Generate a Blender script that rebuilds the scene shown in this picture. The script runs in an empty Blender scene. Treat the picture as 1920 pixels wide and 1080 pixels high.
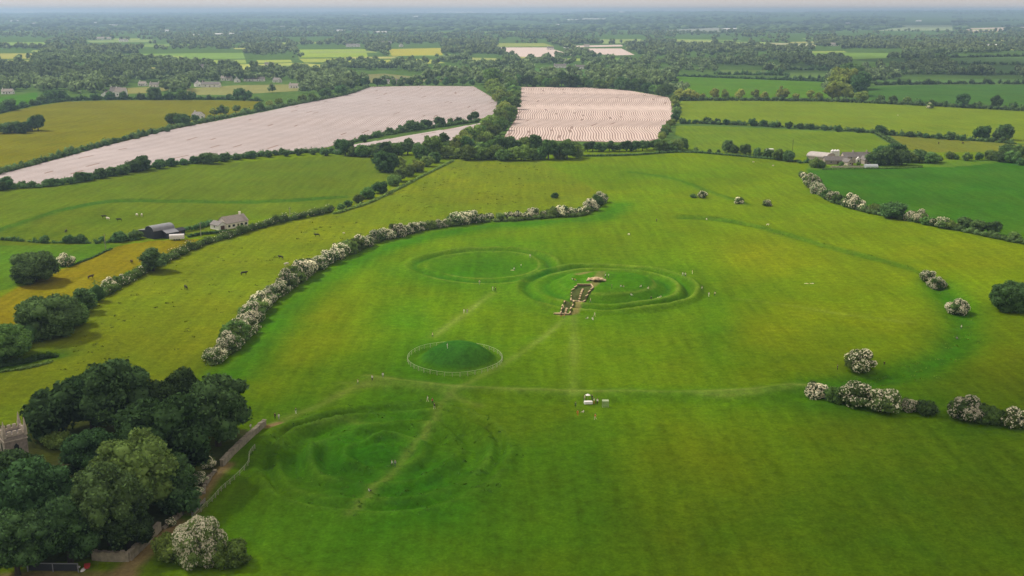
import bpy, bmesh, math, random
import numpy as np
from mathutils import Vector, Matrix

random.seed(7)
rng = np.random.default_rng(7)
scene = bpy.context.scene
COL = scene.collection

# ------------------------------------------------------------------ camera
CAM_H = 112.0
F_PX = 2000.0
PITCH = math.atan(520.0 / F_PX)
cam_data = bpy.data.cameras.new('camera')
cam_data.sensor_width = 36.0
cam_data.lens = F_PX / 1920.0 * 36.0
cam_data.clip_start = 1.0
cam_data.clip_end = 90000.0
cam = bpy.data.objects.new('camera', cam_data)
cam.location = (0, 0, CAM_H)
cam.rotation_euler = (math.pi / 2 - PITCH, 0, 0)
COL.objects.link(cam)
scene.camera = cam

# ------------------------------------------------------------------ light
SUN_EL = math.radians(47)
SUN_AZ = math.radians(-62)            # left of the view direction
sun_dir = Vector((math.sin(SUN_AZ) * math.cos(SUN_EL), math.cos(SUN_AZ) * math.cos(SUN_EL), math.sin(SUN_EL)))
world = bpy.data.worlds.new('World')
scene.world = world
world.use_nodes = True
wn = world.node_tree
wn.nodes.clear()
w_out = wn.nodes.new('ShaderNodeOutputWorld')
w_bg = wn.nodes.new('ShaderNodeBackground')
w_sky = wn.nodes.new('ShaderNodeTexSky')
w_sky.sky_type = 'NISHITA'
w_sky.sun_disc = False
w_sky.sun_elevation = SUN_EL
w_sky.sun_rotation = SUN_AZ
w_sky.air_density = 1.0
w_sky.dust_density = 2.0
w_sky.ozone_density = 1.0
w_bg.inputs['Strength'].default_value = 0.078
# a thin even veil of cloud over the whole sky takes most of the blue out of it
w_hs = wn.nodes.new('ShaderNodeHueSaturation')
w_hs.inputs['Saturation'].default_value = 0.45
w_mix = wn.nodes.new('ShaderNodeMixRGB')
w_mix.inputs['Fac'].default_value = 0.7
w_mix.inputs['Color2'].default_value = (11.6, 10.1, 9.2, 1)
wn.links.new(w_sky.outputs[0], w_hs.inputs['Color'])
wn.links.new(w_hs.outputs[0], w_mix.inputs['Color1'])
wn.links.new(w_mix.outputs[0], w_bg.inputs['Color'])
wn.links.new(w_bg.outputs[0], w_out.inputs['Surface'])
sun_data = bpy.data.lights.new('sun', 'SUN')
sun_data.energy = 4.1
sun_data.angle = math.radians(1.8)
sun_data.color = (1.0, 0.94, 0.84)
sun = bpy.data.objects.new('sun', sun_data)
sun.rotation_euler = (-sun_dir).to_track_quat('-Z', 'Y').to_euler()
sun.location = (0, 0, 2000)
COL.objects.link(sun)
HAZE_DENSITY = 0.000098

scene.view_settings.view_transform = 'Standard'
scene.view_settings.look = 'None'
scene.view_settings.gamma = 1.0
scene.view_settings.exposure = 0.10
scene.view_settings.use_curve_mapping = False
scene.render.engine = 'CYCLES'
cy = scene.cycles
cy.use_denoising = True
cy.max_bounces = 6
cy.diffuse_bounces = 2
cy.glossy_bounces = 1
cy.transmission_bounces = 3
cy.transparent_max_bounces = 8
cy.volume_bounces = 0
cy.use_adaptive_sampling = True
cy.adaptive_threshold = 0.02

# ------------------------------------------------------------------ geometry of the view (pixel of the photo -> point on the ground)
CP, SP = math.cos(PITCH), math.sin(PITCH)
def at(px, py, z=0.0):
    u = (px - 960.0) / F_PX
    v = -(py - 540.0) / F_PX
    dx, dy, dz = u, CP + v * SP, -SP + v * CP
    t = (z - CAM_H) / dz
    return (dx * t, dy * t)
def to_px(x, y, z=0.0):
    zz = z - CAM_H
    depth = y * CP - zz * SP
    up = y * SP + zz * CP
    return 960 + F_PX * x / depth, 540 - F_PX * up / depth
def mpp(py):                              # metres in one photo pixel, across, on the ground at row py
    x, y = at(960, py)
    return (y * CP + CAM_H * SP) / F_PX
def poly(pts, z=0.0):
    return [at(px, py, z) for px, py in pts]

# ------------------------------------------------------------------ names, labels
LABELS = {}
def tag(o, label=None, cat=None, group=None, kind=None):
    if label:
        o['label'] = label
        LABELS.setdefault(label, []).append(o.name)
    if cat: o['category'] = cat
    if group: o['group'] = group
    if kind: o['kind'] = kind
    return o
_ONES = 'zeroth first second third fourth fifth sixth seventh eighth ninth tenth eleventh twelfth thirteenth fourteenth fifteenth sixteenth seventeenth eighteenth nineteenth'.split()
_TENS = {20: 'twent', 30: 'thirt', 40: 'fort', 50: 'fift', 60: 'sixt', 70: 'sevent', 80: 'eight', 90: 'ninet'}
def ordinal(n):
    if n < 20: return _ONES[n]
    t, o = n // 10 * 10, n % 10
    return _TENS[t] + ('ieth' if o == 0 else 'y-' + _ONES[o])
def link(o, parent=None):
    COL.objects.link(o)
    if parent is not None: o.parent = parent
    return o
def empty(name, loc=(0, 0, 0), rz=0.0, scale=1.0):
    o = bpy.data.objects.new(name, None)
    o.empty_display_size = 0.5
    o.location = loc
    o.rotation_euler = (0, 0, rz)
    o.scale = (scale,) * 3 if not hasattr(scale, '__len__') else scale
    return link(o)
def mesh_np(name, verts, faces, mats=(), mat_idx=None, smooth=False):
    """verts (n,3), faces (m,k) of one size k, or a list of such arrays"""
    me = bpy.data.meshes.new(name)
    fl = faces if isinstance(faces, list) else [faces]
    fl = [np.asarray(f, dtype=np.int32) for f in fl if len(f)]
    verts = np.asarray(verts, dtype=np.float32)
    me.vertices.add(len(verts))
    me.vertices.foreach_set('co', verts.ravel())
    loops = np.concatenate([f.ravel() for f in fl])
    tot = np.concatenate([np.full(len(f), f.shape[1], dtype=np.int32) for f in fl])
    start = np.concatenate([[0], np.cumsum(tot)[:-1]]).astype(np.int32)
    me.loops.add(len(loops))
    me.loops.foreach_set('vertex_index', loops)
    me.polygons.add(len(tot))
    me.polygons.foreach_set('loop_start', start)
    for m in mats: me.materials.append(m)
    if mat_idx is not None: me.polygons.foreach_set('material_index', np.asarray(mat_idx, dtype=np.int32))
    me.update(calc_edges=True)
    if smooth: me.polygons.foreach_set('use_smooth', np.ones(len(tot), dtype=bool))
    me.validate()
    return me
class MB:
    """collects boxes, bars, prisms; build() links them as one mesh object"""
    def __init__(s): s.v, s.f = [], []
    def add(s, vs, fs):
        n = len(s.v)
        s.v += [tuple(v) for v in vs]
        s.f += [tuple(i + n for i in f) for f in fs]
        return s
    def box(s, cx, cy_, cz, sx, sy, sz, rz=0.0):
        c, q = math.cos(rz), math.sin(rz)
        vs = []
        for z in (-.5, .5):
            for x, y in ((-.5, -.5), (.5, -.5), (.5, .5), (-.5, .5)):
                X, Y = x * sx, y * sy
                vs.append((cx + X * c - Y * q, cy_ + X * q + Y * c, cz + z * sz))
        return s.add(vs, [(0, 3, 2, 1), (4, 5, 6, 7), (0, 1, 5, 4), (1, 2, 6, 5), (2, 3, 7, 6), (3, 0, 4, 7)])
    def tube(s, p0, p1, r0, r1, n=7):
        p0, p1 = Vector(p0), Vector(p1)
        d = (p1 - p0).normalized()
        a = d.orthogonal().normalized(); b = d.cross(a)
        vs = []
        for p, r in ((p0, r0), (p1, r1)):
            for k in range(n):
                t = 2 * math.pi * k / n
                vs.append(p + a * (r * math.cos(t)) + b * (r * math.sin(t)))
        fs = [(k, (k + 1) % n, n + (k + 1) % n, n + k) for k in range(n)]
        fs += [tuple(reversed(range(n))), tuple(range(n, 2 * n))]
        return s.add(vs, fs)
    def prism(s, prof, y0, y1):            # profile in (x,z), extruded along y
        n = len(prof)
        vs = [(x, y0, z) for x, z in prof] + [(x, y1, z) for x, z in prof]
        fs = [(k, (k + 1) % n, n + (k + 1) % n, n + k) for k in range(n)] + [tuple(reversed(range(n))), tuple(range(n, 2 * n))]
        return s.add(vs, fs)
    def mesh(s, name, mat):
        me = bpy.data.meshes.new(name)
        me.from_pydata(s.v, [], s.f)
        bm = bmesh.new(); bm.from_mesh(me)
        bmesh.ops.recalc_face_normals(bm, faces=bm.faces)
        bm.to_mesh(me); bm.free()
        for m in (mat if isinstance(mat, (list, tuple)) else [mat]): me.materials.append(m)
        return me
    def build(s, name, mat, parent=None, loc=None, rz=0.0):
        o = bpy.data.objects.new(name, s.mesh(name, mat))
        if loc is not None: o.location = loc; o.rotation_euler = (0, 0, rz)
        return link(o, parent)

# ------------------------------------------------------------------ materials
def s2l(c):
    c = np.asarray(c, dtype=np.float64) / 255.0
    return np.where(c <= 0.04045, c / 12.92, ((c + 0.055) / 1.055) ** 2.4)
KA = 0.80                                   # albedo per displayed linear value
def alb(r, g, b, k=None):
    return tuple(float(v) for v in s2l((r, g, b)) * (KA if k is None else k))
def new_mat(name):
    m = bpy.data.materials.new(name); m.use_nodes = True
    m.node_tree.nodes.clear()
    return m, m.node_tree.nodes, m.node_tree.links
def mat_plain(name, col, rough=0.8, noise=0.0, scale=1.0, bump=0.0, metallic=0.0):
    m, N, L = new_mat(name)
    out = N.new('ShaderNodeOutputMaterial'); p = N.new('ShaderNodeBsdfPrincipled')
    p.inputs['Roughness'].default_value = rough; p.inputs['Metallic'].default_value = metallic
    p.inputs['Base Color'].default_value = (*col, 1)
    p.inputs['Specular IOR Level'].default_value = 0.25
    L.new(p.outputs[0], out.inputs[0])
    if noise:
        tc = N.new('ShaderNodeTexCoord'); nz = N.new('ShaderNodeTexNoise')
        nz.inputs['Scale'].default_value = scale; nz.inputs['Detail'].default_value = 5
        L.new(tc.outputs['Object'], nz.inputs['Vector'])
        mr = N.new('ShaderNodeMapRange')
        mr.inputs['From Min'].default_value = .25; mr.inputs['From Max'].default_value = .75
        mr.inputs['To Min'].default_value = 1 - noise; mr.inputs['To Max'].default_value = 1 + noise
        L.new(nz.outputs['Fac'], mr.inputs['Value'])
        mx = N.new('ShaderNodeVectorMath'); mx.operation = 'SCALE'
        mx.inputs[0].default_value = col
        L.new(mr.outputs[0], mx.inputs['Scale'])
        L.new(mx.outputs[0], p.inputs['Base Color'])
        if bump:
            b = N.new('ShaderNodeBump'); b.inputs['Strength'].default_value = bump
            L.new(nz.outputs['Fac'], b.inputs['Height']); L.new(b.outputs[0], p.inputs['Normal'])
    return m
def mat_leaf(name, col, trans=0.3, var=0.35, hue=0.03, tcol=None):
    m, N, L = new_mat(name)
    out = N.new('ShaderNodeOutputMaterial')
    geo = N.new('ShaderNodeNewGeometry'); oi = N.new('ShaderNodeObjectInfo')
    hs = N.new('ShaderNodeHueSaturation'); hs.inputs['Color'].default_value = (*col, 1)
    a = N.new('ShaderNodeMapRange'); a.inputs['To Min'].default_value = 1 - var; a.inputs['To Max'].default_value = 1 + var
    L.new(geo.outputs['Random Per Island'], a.inputs['Value'])
    b = N.new('ShaderNodeMapRange'); b.inputs['To Min'].default_value = .66; b.inputs['To Max'].default_value = 1.42
    L.new(oi.outputs['Random'], b.inputs['Value'])
    mu = N.new('ShaderNodeMath'); mu.operation = 'MULTIPLY'
    L.new(a.outputs[0], mu.inputs[0]); L.new(b.outputs[0], mu.inputs[1]); L.new(mu.outputs[0], hs.inputs['Value'])
    fr = N.new('ShaderNodeMath'); fr.operation = 'MULTIPLY'; fr.inputs[1].default_value = 7.31
    L.new(oi.outputs['Random'], fr.inputs[0])
    fr2 = N.new('ShaderNodeMath'); fr2.operation = 'FRACT'; L.new(fr.outputs[0], fr2.inputs[0])
    h = N.new('ShaderNodeMapRange'); h.inputs['To Min'].default_value = .5 - hue; h.inputs['To Max'].default_value = .5 + hue
    L.new(fr2.outputs[0], h.inputs['Value']); L.new(h.outputs[0], hs.inputs['Hue'])
    d = N.new('ShaderNodeBsdfDiffuse'); t = N.new('ShaderNodeBsdfTranslucent'); mx = N.new('ShaderNodeMixShader')
    L.new(hs.outputs[0], d.inputs['Color'])
    if tcol:
        hs2 = N.new('ShaderNodeHueSaturation'); hs2.inputs['Color'].default_value = (*tcol, 1)
        L.new(mu.outputs[0], hs2.inputs['Value']); L.new(hs2.outputs[0], t.inputs['Color'])
    else:
        L.new(hs.outputs[0], t.inputs['Color'])
    mx.inputs[0].default_value = trans
    L.new(d.outputs[0], mx.inputs[1]); L.new(t.outputs[0], mx.inputs[2]); L.new(mx.outputs[0], out.inputs[0])
    return m
def mat_grass(name, attr=None, col=None, streak_dir=0.0, contrast=1.0):
    """mown and grazed grass: mottled in three sizes, with buttercup patches"""
    m, N, L = new_mat(name)
    out = N.new('ShaderNodeOutputMaterial'); d = N.new('ShaderNodeBsdfDiffuse')
    if attr:
        c = N.new('ShaderNodeVertexColor'); c.layer_name = attr; csock = c.outputs['Color']
    else:
        c = N.new('ShaderNodeRGB'); c.outputs[0].default_value = (*col, 1); csock = c.outputs[0]
    geo = N.new('ShaderNodeNewGeometry')
    def noise(scale, detail, lo, hi, stretch=None, rough=.55):
        nz = N.new('ShaderNodeTexNoise'); nz.inputs['Scale'].default_value = scale
        nz.inputs['Detail'].default_value = detail; nz.inputs['Roughness'].default_value = rough
        mp = N.new('ShaderNodeMapping')
        if stretch:
            mp.inputs['Scale'].default_value = stretch; mp.inputs['Rotation'].default_value = (0, 0, streak_dir)
        L.new(geo.outputs['Position'], mp.inputs['Vector']); L.new(mp.outputs[0], nz.inputs['Vector'])
        mr = N.new('ShaderNodeMapRange'); mr.inputs['From Min'].default_value = .3; mr.inputs['From Max'].default_value = .7
        mr.inputs['To Min'].default_value = 1 + (lo - 1) * contrast; mr.inputs['To Max'].default_value = 1 + (hi - 1) * contrast
        L.new(nz.outputs['Fac'], mr.inputs['Value'])
        return mr.outputs[0], nz
    a, _ = noise(.018, 4, .88, 1.12)
    f, _ = noise(1.3, 3, .80, 1.20, rough=.7)
    b, nb = noise(.35, 6, .72, 1.28, rough=.75)
    s, _ = noise(1.0, 3, .86, 1.14, stretch=(.30, .022, 1))
    m1 = N.new('ShaderNodeMath'); m1.operation = 'MULTIPLY'; L.new(a, m1.inputs[0]); L.new(b, m1.inputs[1])
    m2 = N.new('ShaderNodeMath'); m2.operation = 'MULTIPLY'; L.new(m1.outputs[0], m2.inputs[0]); L.new(s, m2.inputs[1])
    m3 = N.new('ShaderNodeMath'); m3.operation = 'MULTIPLY'; L.new(m2.outputs[0], m3.inputs[0]); L.new(f, m3.inputs[1])
    sc = N.new('ShaderNodeVectorMath'); sc.operation = 'SCALE'
    L.new(csock, sc.inputs[0]); L.new(m3.outputs[0], sc.inputs['Scale'])
    # hue drift: yellower and greener patches
    hn, _ = noise(.030, 5, .0, 2.0, rough=.65)
    hs = N.new('ShaderNodeHueSaturation')
    hm = N.new('ShaderNodeMapRange'); hm.inputs['From Min'].default_value = 0; hm.inputs['From Max'].default_value = 2
    hm.inputs['To Min'].default_value = .487; hm.inputs['To Max'].default_value = .513
    L.new(hn, hm.inputs['Value']); L.new(hm.outputs[0], hs.inputs['Hue'])
    L.new(sc.outputs[0], hs.inputs['Color']); L.new(hs.outputs[0], d.inputs['Color'])
    bp = N.new('ShaderNodeBump'); bp.inputs['Strength'].default_value = .35; bp.inputs['Distance'].default_value = .4
    L.new(nb.outputs['Fac'], bp.inputs['Height']); L.new(bp.outputs[0], d.inputs['Normal'])
    L.new(d.outputs[0], out.inputs[0])
    return m

M = {}
M['leaf_dark'] = mat_leaf('dark_broad_leaves', (.095, .172, .056), .36, .50, .018)
M['leaf_grove'] = mat_leaf('grove_leaves', (.070, .135, .046), .36, .65, .015)
M['leaf_mid'] = mat_leaf('mid_green_leaves', (.140, .228, .058), .36, .45, .025)
M['leaf_light'] = mat_leaf('light_green_leaves', (.200, .275, .060), .36, .40, .02)
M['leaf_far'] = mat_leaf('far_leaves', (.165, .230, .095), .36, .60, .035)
M['leaf_hawthorn'] = mat_leaf('hawthorn_leaves', (.125, .195, .055), .34, .45, .015)
M['blossom'] = mat_leaf('hawthorn_blossom', (.88, .83, .62), .36, .16, .008)
M['leaf_bright'] = mat_leaf('painted_sunlit_leaves', (.300, .350, .070), .36, .35, .015)  # sunlight on the tree row and avenue put into this leaf colour
M['bark'] = mat_plain('bark', (.055, .045, .035), .9, .35, 2.0)
M['rush'] = mat_leaf('rush_leaves', (.036, .075, .022), .2, .4, .01)

# ------------------------------------------------------------------ numeric helpers
def inside(X, Y, P):
    r = np.zeros(X.shape, dtype=bool)
    n = len(P)
    for i in range(n):
        x0, y0 = P[i]; x1, y1 = P[(i + 1) % n]
        if y0 == y1: continue
        c = (y0 > Y) != (y1 > Y)
        r ^= c & (X < (x1 - x0) * (Y - y0) / (y1 - y0) + x0)
    return r
def inside1(x, y, P):
    return bool(inside(np.array([x]), np.array([y]), P)[0])
def pdist(X, Y, P, closed=False, reach=40.0):
    best = np.full(X.shape, 1e9)
    n = len(P)
    for i in range(n if closed else n - 1):
        x0, y0 = P[i]; x1, y1 = P[(i + 1) % n]
        dx, dy = x1 - x0, y1 - y0
        if reach is not None:
            mk = (X > min(x0, x1) - reach) & (X < max(x0, x1) + reach) & (Y > min(y0, y1) - reach) & (Y < max(y0, y1) + reach)
            if not mk.any(): continue
            xs, ys = X[mk], Y[mk]
            t = np.clip(((xs - x0) * dx + (ys - y0) * dy) / (dx * dx + dy * dy + 1e-9), 0, 1)
            best[mk] = np.minimum(best[mk], np.hypot(xs - x0 - t * dx, ys - y0 - t * dy))
            continue
        q = dx * dx + dy * dy + 1e-9
        t = np.clip(((X - x0) * dx + (Y - y0) * dy) / q, 0, 1)
        best = np.minimum(best, np.hypot(X - x0 - t * dx, Y - y0 - t * dy))
    return best
def smooth_line(P, k=6):
    """Catmull-Rom through the points"""
    P = [np.array(p, dtype=float) for p in P]
    Q = [2 * P[0] - P[1]] + P + [2 * P[-1] - P[-2]]
    out = []
    for i in range(1, len(Q) - 2):
        for j in range(k):
            t = j / k
            a, b, c, d = Q[i - 1], Q[i], Q[i + 1], Q[i + 2]
            out.append(.5 * ((2 * b) + (c - a) * t + (2 * a - 5 * b + 4 * c - d) * t * t + (3 * b - a - 3 * c + d) * t ** 3))
    out.append(P[-1])
    return [tuple(p) for p in out]
def vnoise(X, Y, seed=0):
    """cheap smooth value noise, -1..1"""
    xi, yi = np.floor(X).astype(np.int64), np.floor(Y).astype(np.int64)
    fx, fy = X - xi, Y - yi
    fx = fx * fx * (3 - 2 * fx); fy = fy * fy * (3 - 2 * fy)
    def h(a, b):
        n = (a * 374761393 + b * 668265263 + seed * 974634777) & 0x7fffffff
        n = ((n ^ (n >> 13)) * 1274126177) & 0x7fffffff
        return ((n ^ (n >> 16)) & 0xffff) / 32767.5 - 1
    return (h(xi, yi) * (1 - fx) + h(xi + 1, yi) * fx) * (1 - fy) + (h(xi, yi + 1) * (1 - fx) + h(xi + 1, yi + 1) * fx) * fy

# ------------------------------------------------------------------ the land: heights
def ell(cx, cy_, x0, x1, y0, y1):
    """ellipse on the ground from its extremes in the photo"""
    a = at(x0, cy_)[0]; b = at(x1, cy_)[0]
    t = at(cx, y0)[1]; n = at(cx, y1)[1]
    m = at(cx, cy_)
    return ((a + b) / 2, (t + n) / 2, (b - a) / 2, (t - n) / 2)
RING_A = ell(908, 499, 752, 1062, 466, 533)
RING_B = ell(1138, 541, 957, 1320, 496, 590)
MOUND = ell(855, 671, 786, 934, 648, 695)
FENCE = ell(853, 673, 765, 942, 645, 707)
SYNOD = ell(715, 862, 462, 975, 752, 975)
def ring_d(X, Y, E, wob=0.0, seed=0):
    dx, dy = (X - E[0]) / E[2], (Y - E[1]) / E[3]
    d = np.hypot(dx, dy)
    if wob:
        a = np.arctan2(dy, dx)
        d = d * (1 + wob * np.sin(2 * a + seed) + wob * .6 * np.sin(3 * a + seed * 2.1) + wob * .5 * np.sin(5 * a + seed))
    return d
ENCLOSURE = smooth_line(poly([(1180, 322), (1260, 335), (1330, 360), (1400, 385)]))
ENCL2 = smooth_line(poly([(1270, 404), (1330, 407), (1400, 419), (1470, 438), (1540, 458), (1610, 476), (1700, 502), (1745, 528)]))
ENCL3 = smooth_line(poly([(1760, 530), (1800, 575), (1808, 615), (1790, 650), (1740, 680), (1680, 702), (1610, 716), (1540, 724)]))
CAUSEWAY = smooth_line(poly([(690, 712), (760, 722), (850, 730), (950, 734), (1060, 738), (1180, 739), (1300, 740), (1400, 738), (1470, 730), (1520, 724)]))
LYNCHET = smooth_line(poly([(0, 430), (60, 412), (130, 390), (220, 375), (330, 376), (430, 379), (540, 375), (650, 368)]))
SMALL_DITCH = smooth_line(poly([(-20, 690), (30, 678), (70, 668), (103, 662)]))
S1 = poly([(1072, 541), (1082, 536), (1108, 537), (1112, 544)], 2.9) + poly([(1093, 561), (1070, 557)], 1.7)       # sunken timber-walled cuts
S2 = poly([(1059, 566), (1077, 566), (1066, 586), (1050, 586)], .5)
def HGT(X, Y):
    X = np.asarray(X, dtype=np.float64); Y = np.asarray(Y, dtype=np.float64)
    Z = np.zeros(X.shape)
    near = (Y > 150) & (Y < 900) & (np.abs(X) < 480)
    if near.any():
        x, y = X[near], Y[near]
        z = .45 * vnoise(x / 45, y / 45, 1) + .14 * vnoise(x / 9, y / 9, 2) + .05 * vnoise(x / 2.6, y / 2.6, 3)
        rough = .86 + .34 * vnoise(x / 13, y / 13, 15) + .10 * vnoise(x / 5, y / 5, 16)
        d = ring_d(x, y, RING_A, .022, 1.0)
        dB = ring_d(x, y, RING_B, .018, 2.0)
        aA = np.arctan2(y - RING_A[1], x - RING_A[0])
        z += rough * (.62 + .38 * np.cos(aA - 1.1)) * np.clip((dB - .97) / .08, 0, 1) * np.interp(d, [0, .25, .40, .62, .70, .76, .84, .90, .95, 1.03], [1.0, .9, .35, .45, 1.25, .6, -1.7, .4, 1.5, 0])
        d = ring_d(x, y, RING_B, .018, 2.0)
        aB = np.arctan2(y - RING_B[1], x - RING_B[0])
        side = np.where(d < .62, 1.0, 1.0 - .45 * np.cos(aB - math.pi + .2))
        z += rough * np.clip(side, .35, 1.3) * np.interp(d, [0, .42, .50, .60, .64, .70, .745, .79, .855, .90, .945, 1.03], [3.6, 3.3, 2.5, .1, -.6, .5, 1.5, .6, -1.9, .3, 1.7, 0])
        d = ring_d(x, y, MOUND, .02, .5)
        z += np.interp(d, [0, .3, .55, .8, .95, 1.08, 1.2, 1.4], [5.3, 5.0, 3.9, 1.8, .2, -.5, .1, 0])
        d = ring_d(x, y, SYNOD, .03, 4.0)
        am = 1.05 + .75 * vnoise(x / 15, y / 15, 11) + .40 * vnoise(x / 6, y / 6, 14)
        d = d * (1 + .06 * vnoise(x / 22, y / 22, 17))
        aS = np.arctan2(y - SYNOD[1], x - SYNOD[0])
        am = 1.4 * am * (.72 + .34 * np.sin(3 * aS + 8 * d) + .22 * np.sin(5 * aS - 6 * d + 1))
        z += am * np.interp(d, [0, .12, .22, .30, .38, .46, .55, .63, .71, .79, .87, .94, 1.04], [1.1, .7, -.4, .9, -.7, -.5, 1.1, -.6, -.5, 1.0, -.8, .8, 0])
        z += np.where(d < 1.0, .42 * vnoise(x / 4.5, y / 4.5, 12) + .40 * vnoise(x / 10, y / 10, 13), 0) * np.clip((1.05 - d) * 4, 0, 1)
        for L_, w, h in ((ENCLOSURE, 3, .9), (ENCL2, 3.2, 1.2), (CAUSEWAY, 3.0, .9), (LYNCHET, 2.2, 1.1)):
            q = pdist(x, y, L_)
            z += h * np.exp(-(q / w) ** 2)
        q = pdist(x, y, [(a + 1.0, b - 6.0) for a, b in ENCL2]); z -= 1.0 * np.exp(-(q / 3.0) ** 2)
        q = pdist(x, y, [(a + 1.0, b - 7.0) for a, b in CAUSEWAY]); z -= .7 * np.exp(-(q / 3.5) ** 2)
        q = pdist(x, y, ENCL3); z -= 1.6 * np.exp(-(q / 6.5) ** 2)
        q = pdist(x, y, [(a, b - 4.5) for a, b in LYNCHET]); z -= .6 * np.exp(-(q / 2.0) ** 2)
        q = pdist(x, y, SMALL_DITCH); z -= 1.3 * np.exp(-(q / 5.0) ** 2)
        for S, dep in ((S1, .75), (S2, .7)):
            q = pdist(x, y, S, True); ins = inside(x, y, S)
            z -= np.where(ins, dep * np.clip(q / .8, 0, 1), 0)
        Z[near] = z * np.clip((760 - y) / 120, 0, 1)
    far = Y > 9000
    if far.any():
        x, y = X[far], Y[far]
        ramp = np.clip((y - 9000) / 9000, 0, 1)
        east = np.clip((x / y + .02) / .40, 0, 1)
        z = ramp * (58 + 22 * vnoise(x / 2600 + 3, y / 5000, 21) + 10 * vnoise(x / 900, y / 2500, 22) + 40 * east * np.clip((y - 11000) / 8000, 0, 1))
        Z[far] = np.maximum(z, 0)
    return Z
def place(px, py):
    z = 0.0
    for _ in range(4):
        x, y = at(px, py, z); z = hz(x, y)
        if y > 5000: break                  # out on the plain: stand where the flat land would be
    return Vector((x, y, z))

# ------------------------------------------------------------------ the land: colour of the turf
OLIVE = alb(104, 128, 13); GREEN = alb(58, 114, 16); GOLD = alb(134, 128, 12); TAN = alb(124, 142, 60)
def lin_steps(a, b, s): return list(np.arange(a, b, s))
def geo_steps(a, b, s, g):
    out = []; v = a
    while v < b:
        out.append(v); v += s; s *= g
    return out
gx = geo_steps(150, 460, 1.15, 1.02); gx2 = geo_steps(gx[-1] + 8, 15000, 12, 1.10)
half = lin_steps(0, 150, 1.1) + gx + gx2 + [15000]
GX = np.array([-v for v in reversed(half[1:])] + half)
GY = np.array([-200, -100, 0, 60, 110, 140, 160] + lin_steps(170, 470, 1.05) + geo_steps(470, 900, 1.1, 1.016) + geo_steps(905, 26000, 8, 1.05) + [26000])
XX, YY = np.meshgrid(GX, GY)
ZZ = HGT(XX, YY)
nx, ny = len(GX), len(GY)
def HG(X, Y):
    """height of the ground mesh itself"""
    X = np.asarray(X, dtype=float); Y = np.asarray(Y, dtype=float)
    i = np.clip(np.searchsorted(GX, X) - 1, 0, nx - 2); j = np.clip(np.searchsorted(GY, Y) - 1, 0, ny - 2)
    u = np.clip((X - GX[i]) / (GX[i + 1] - GX[i]), 0, 1); v = np.clip((Y - GY[j]) / (GY[j + 1] - GY[j]), 0, 1)
    return (ZZ[j, i] * (1 - u) + ZZ[j, i + 1] * u) * (1 - v) + (ZZ[j + 1, i] * (1 - u) + ZZ[j + 1, i + 1] * u) * v
def hz(x, y):
    return float(HG(np.array([x]), np.array([y]))[0])
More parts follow.
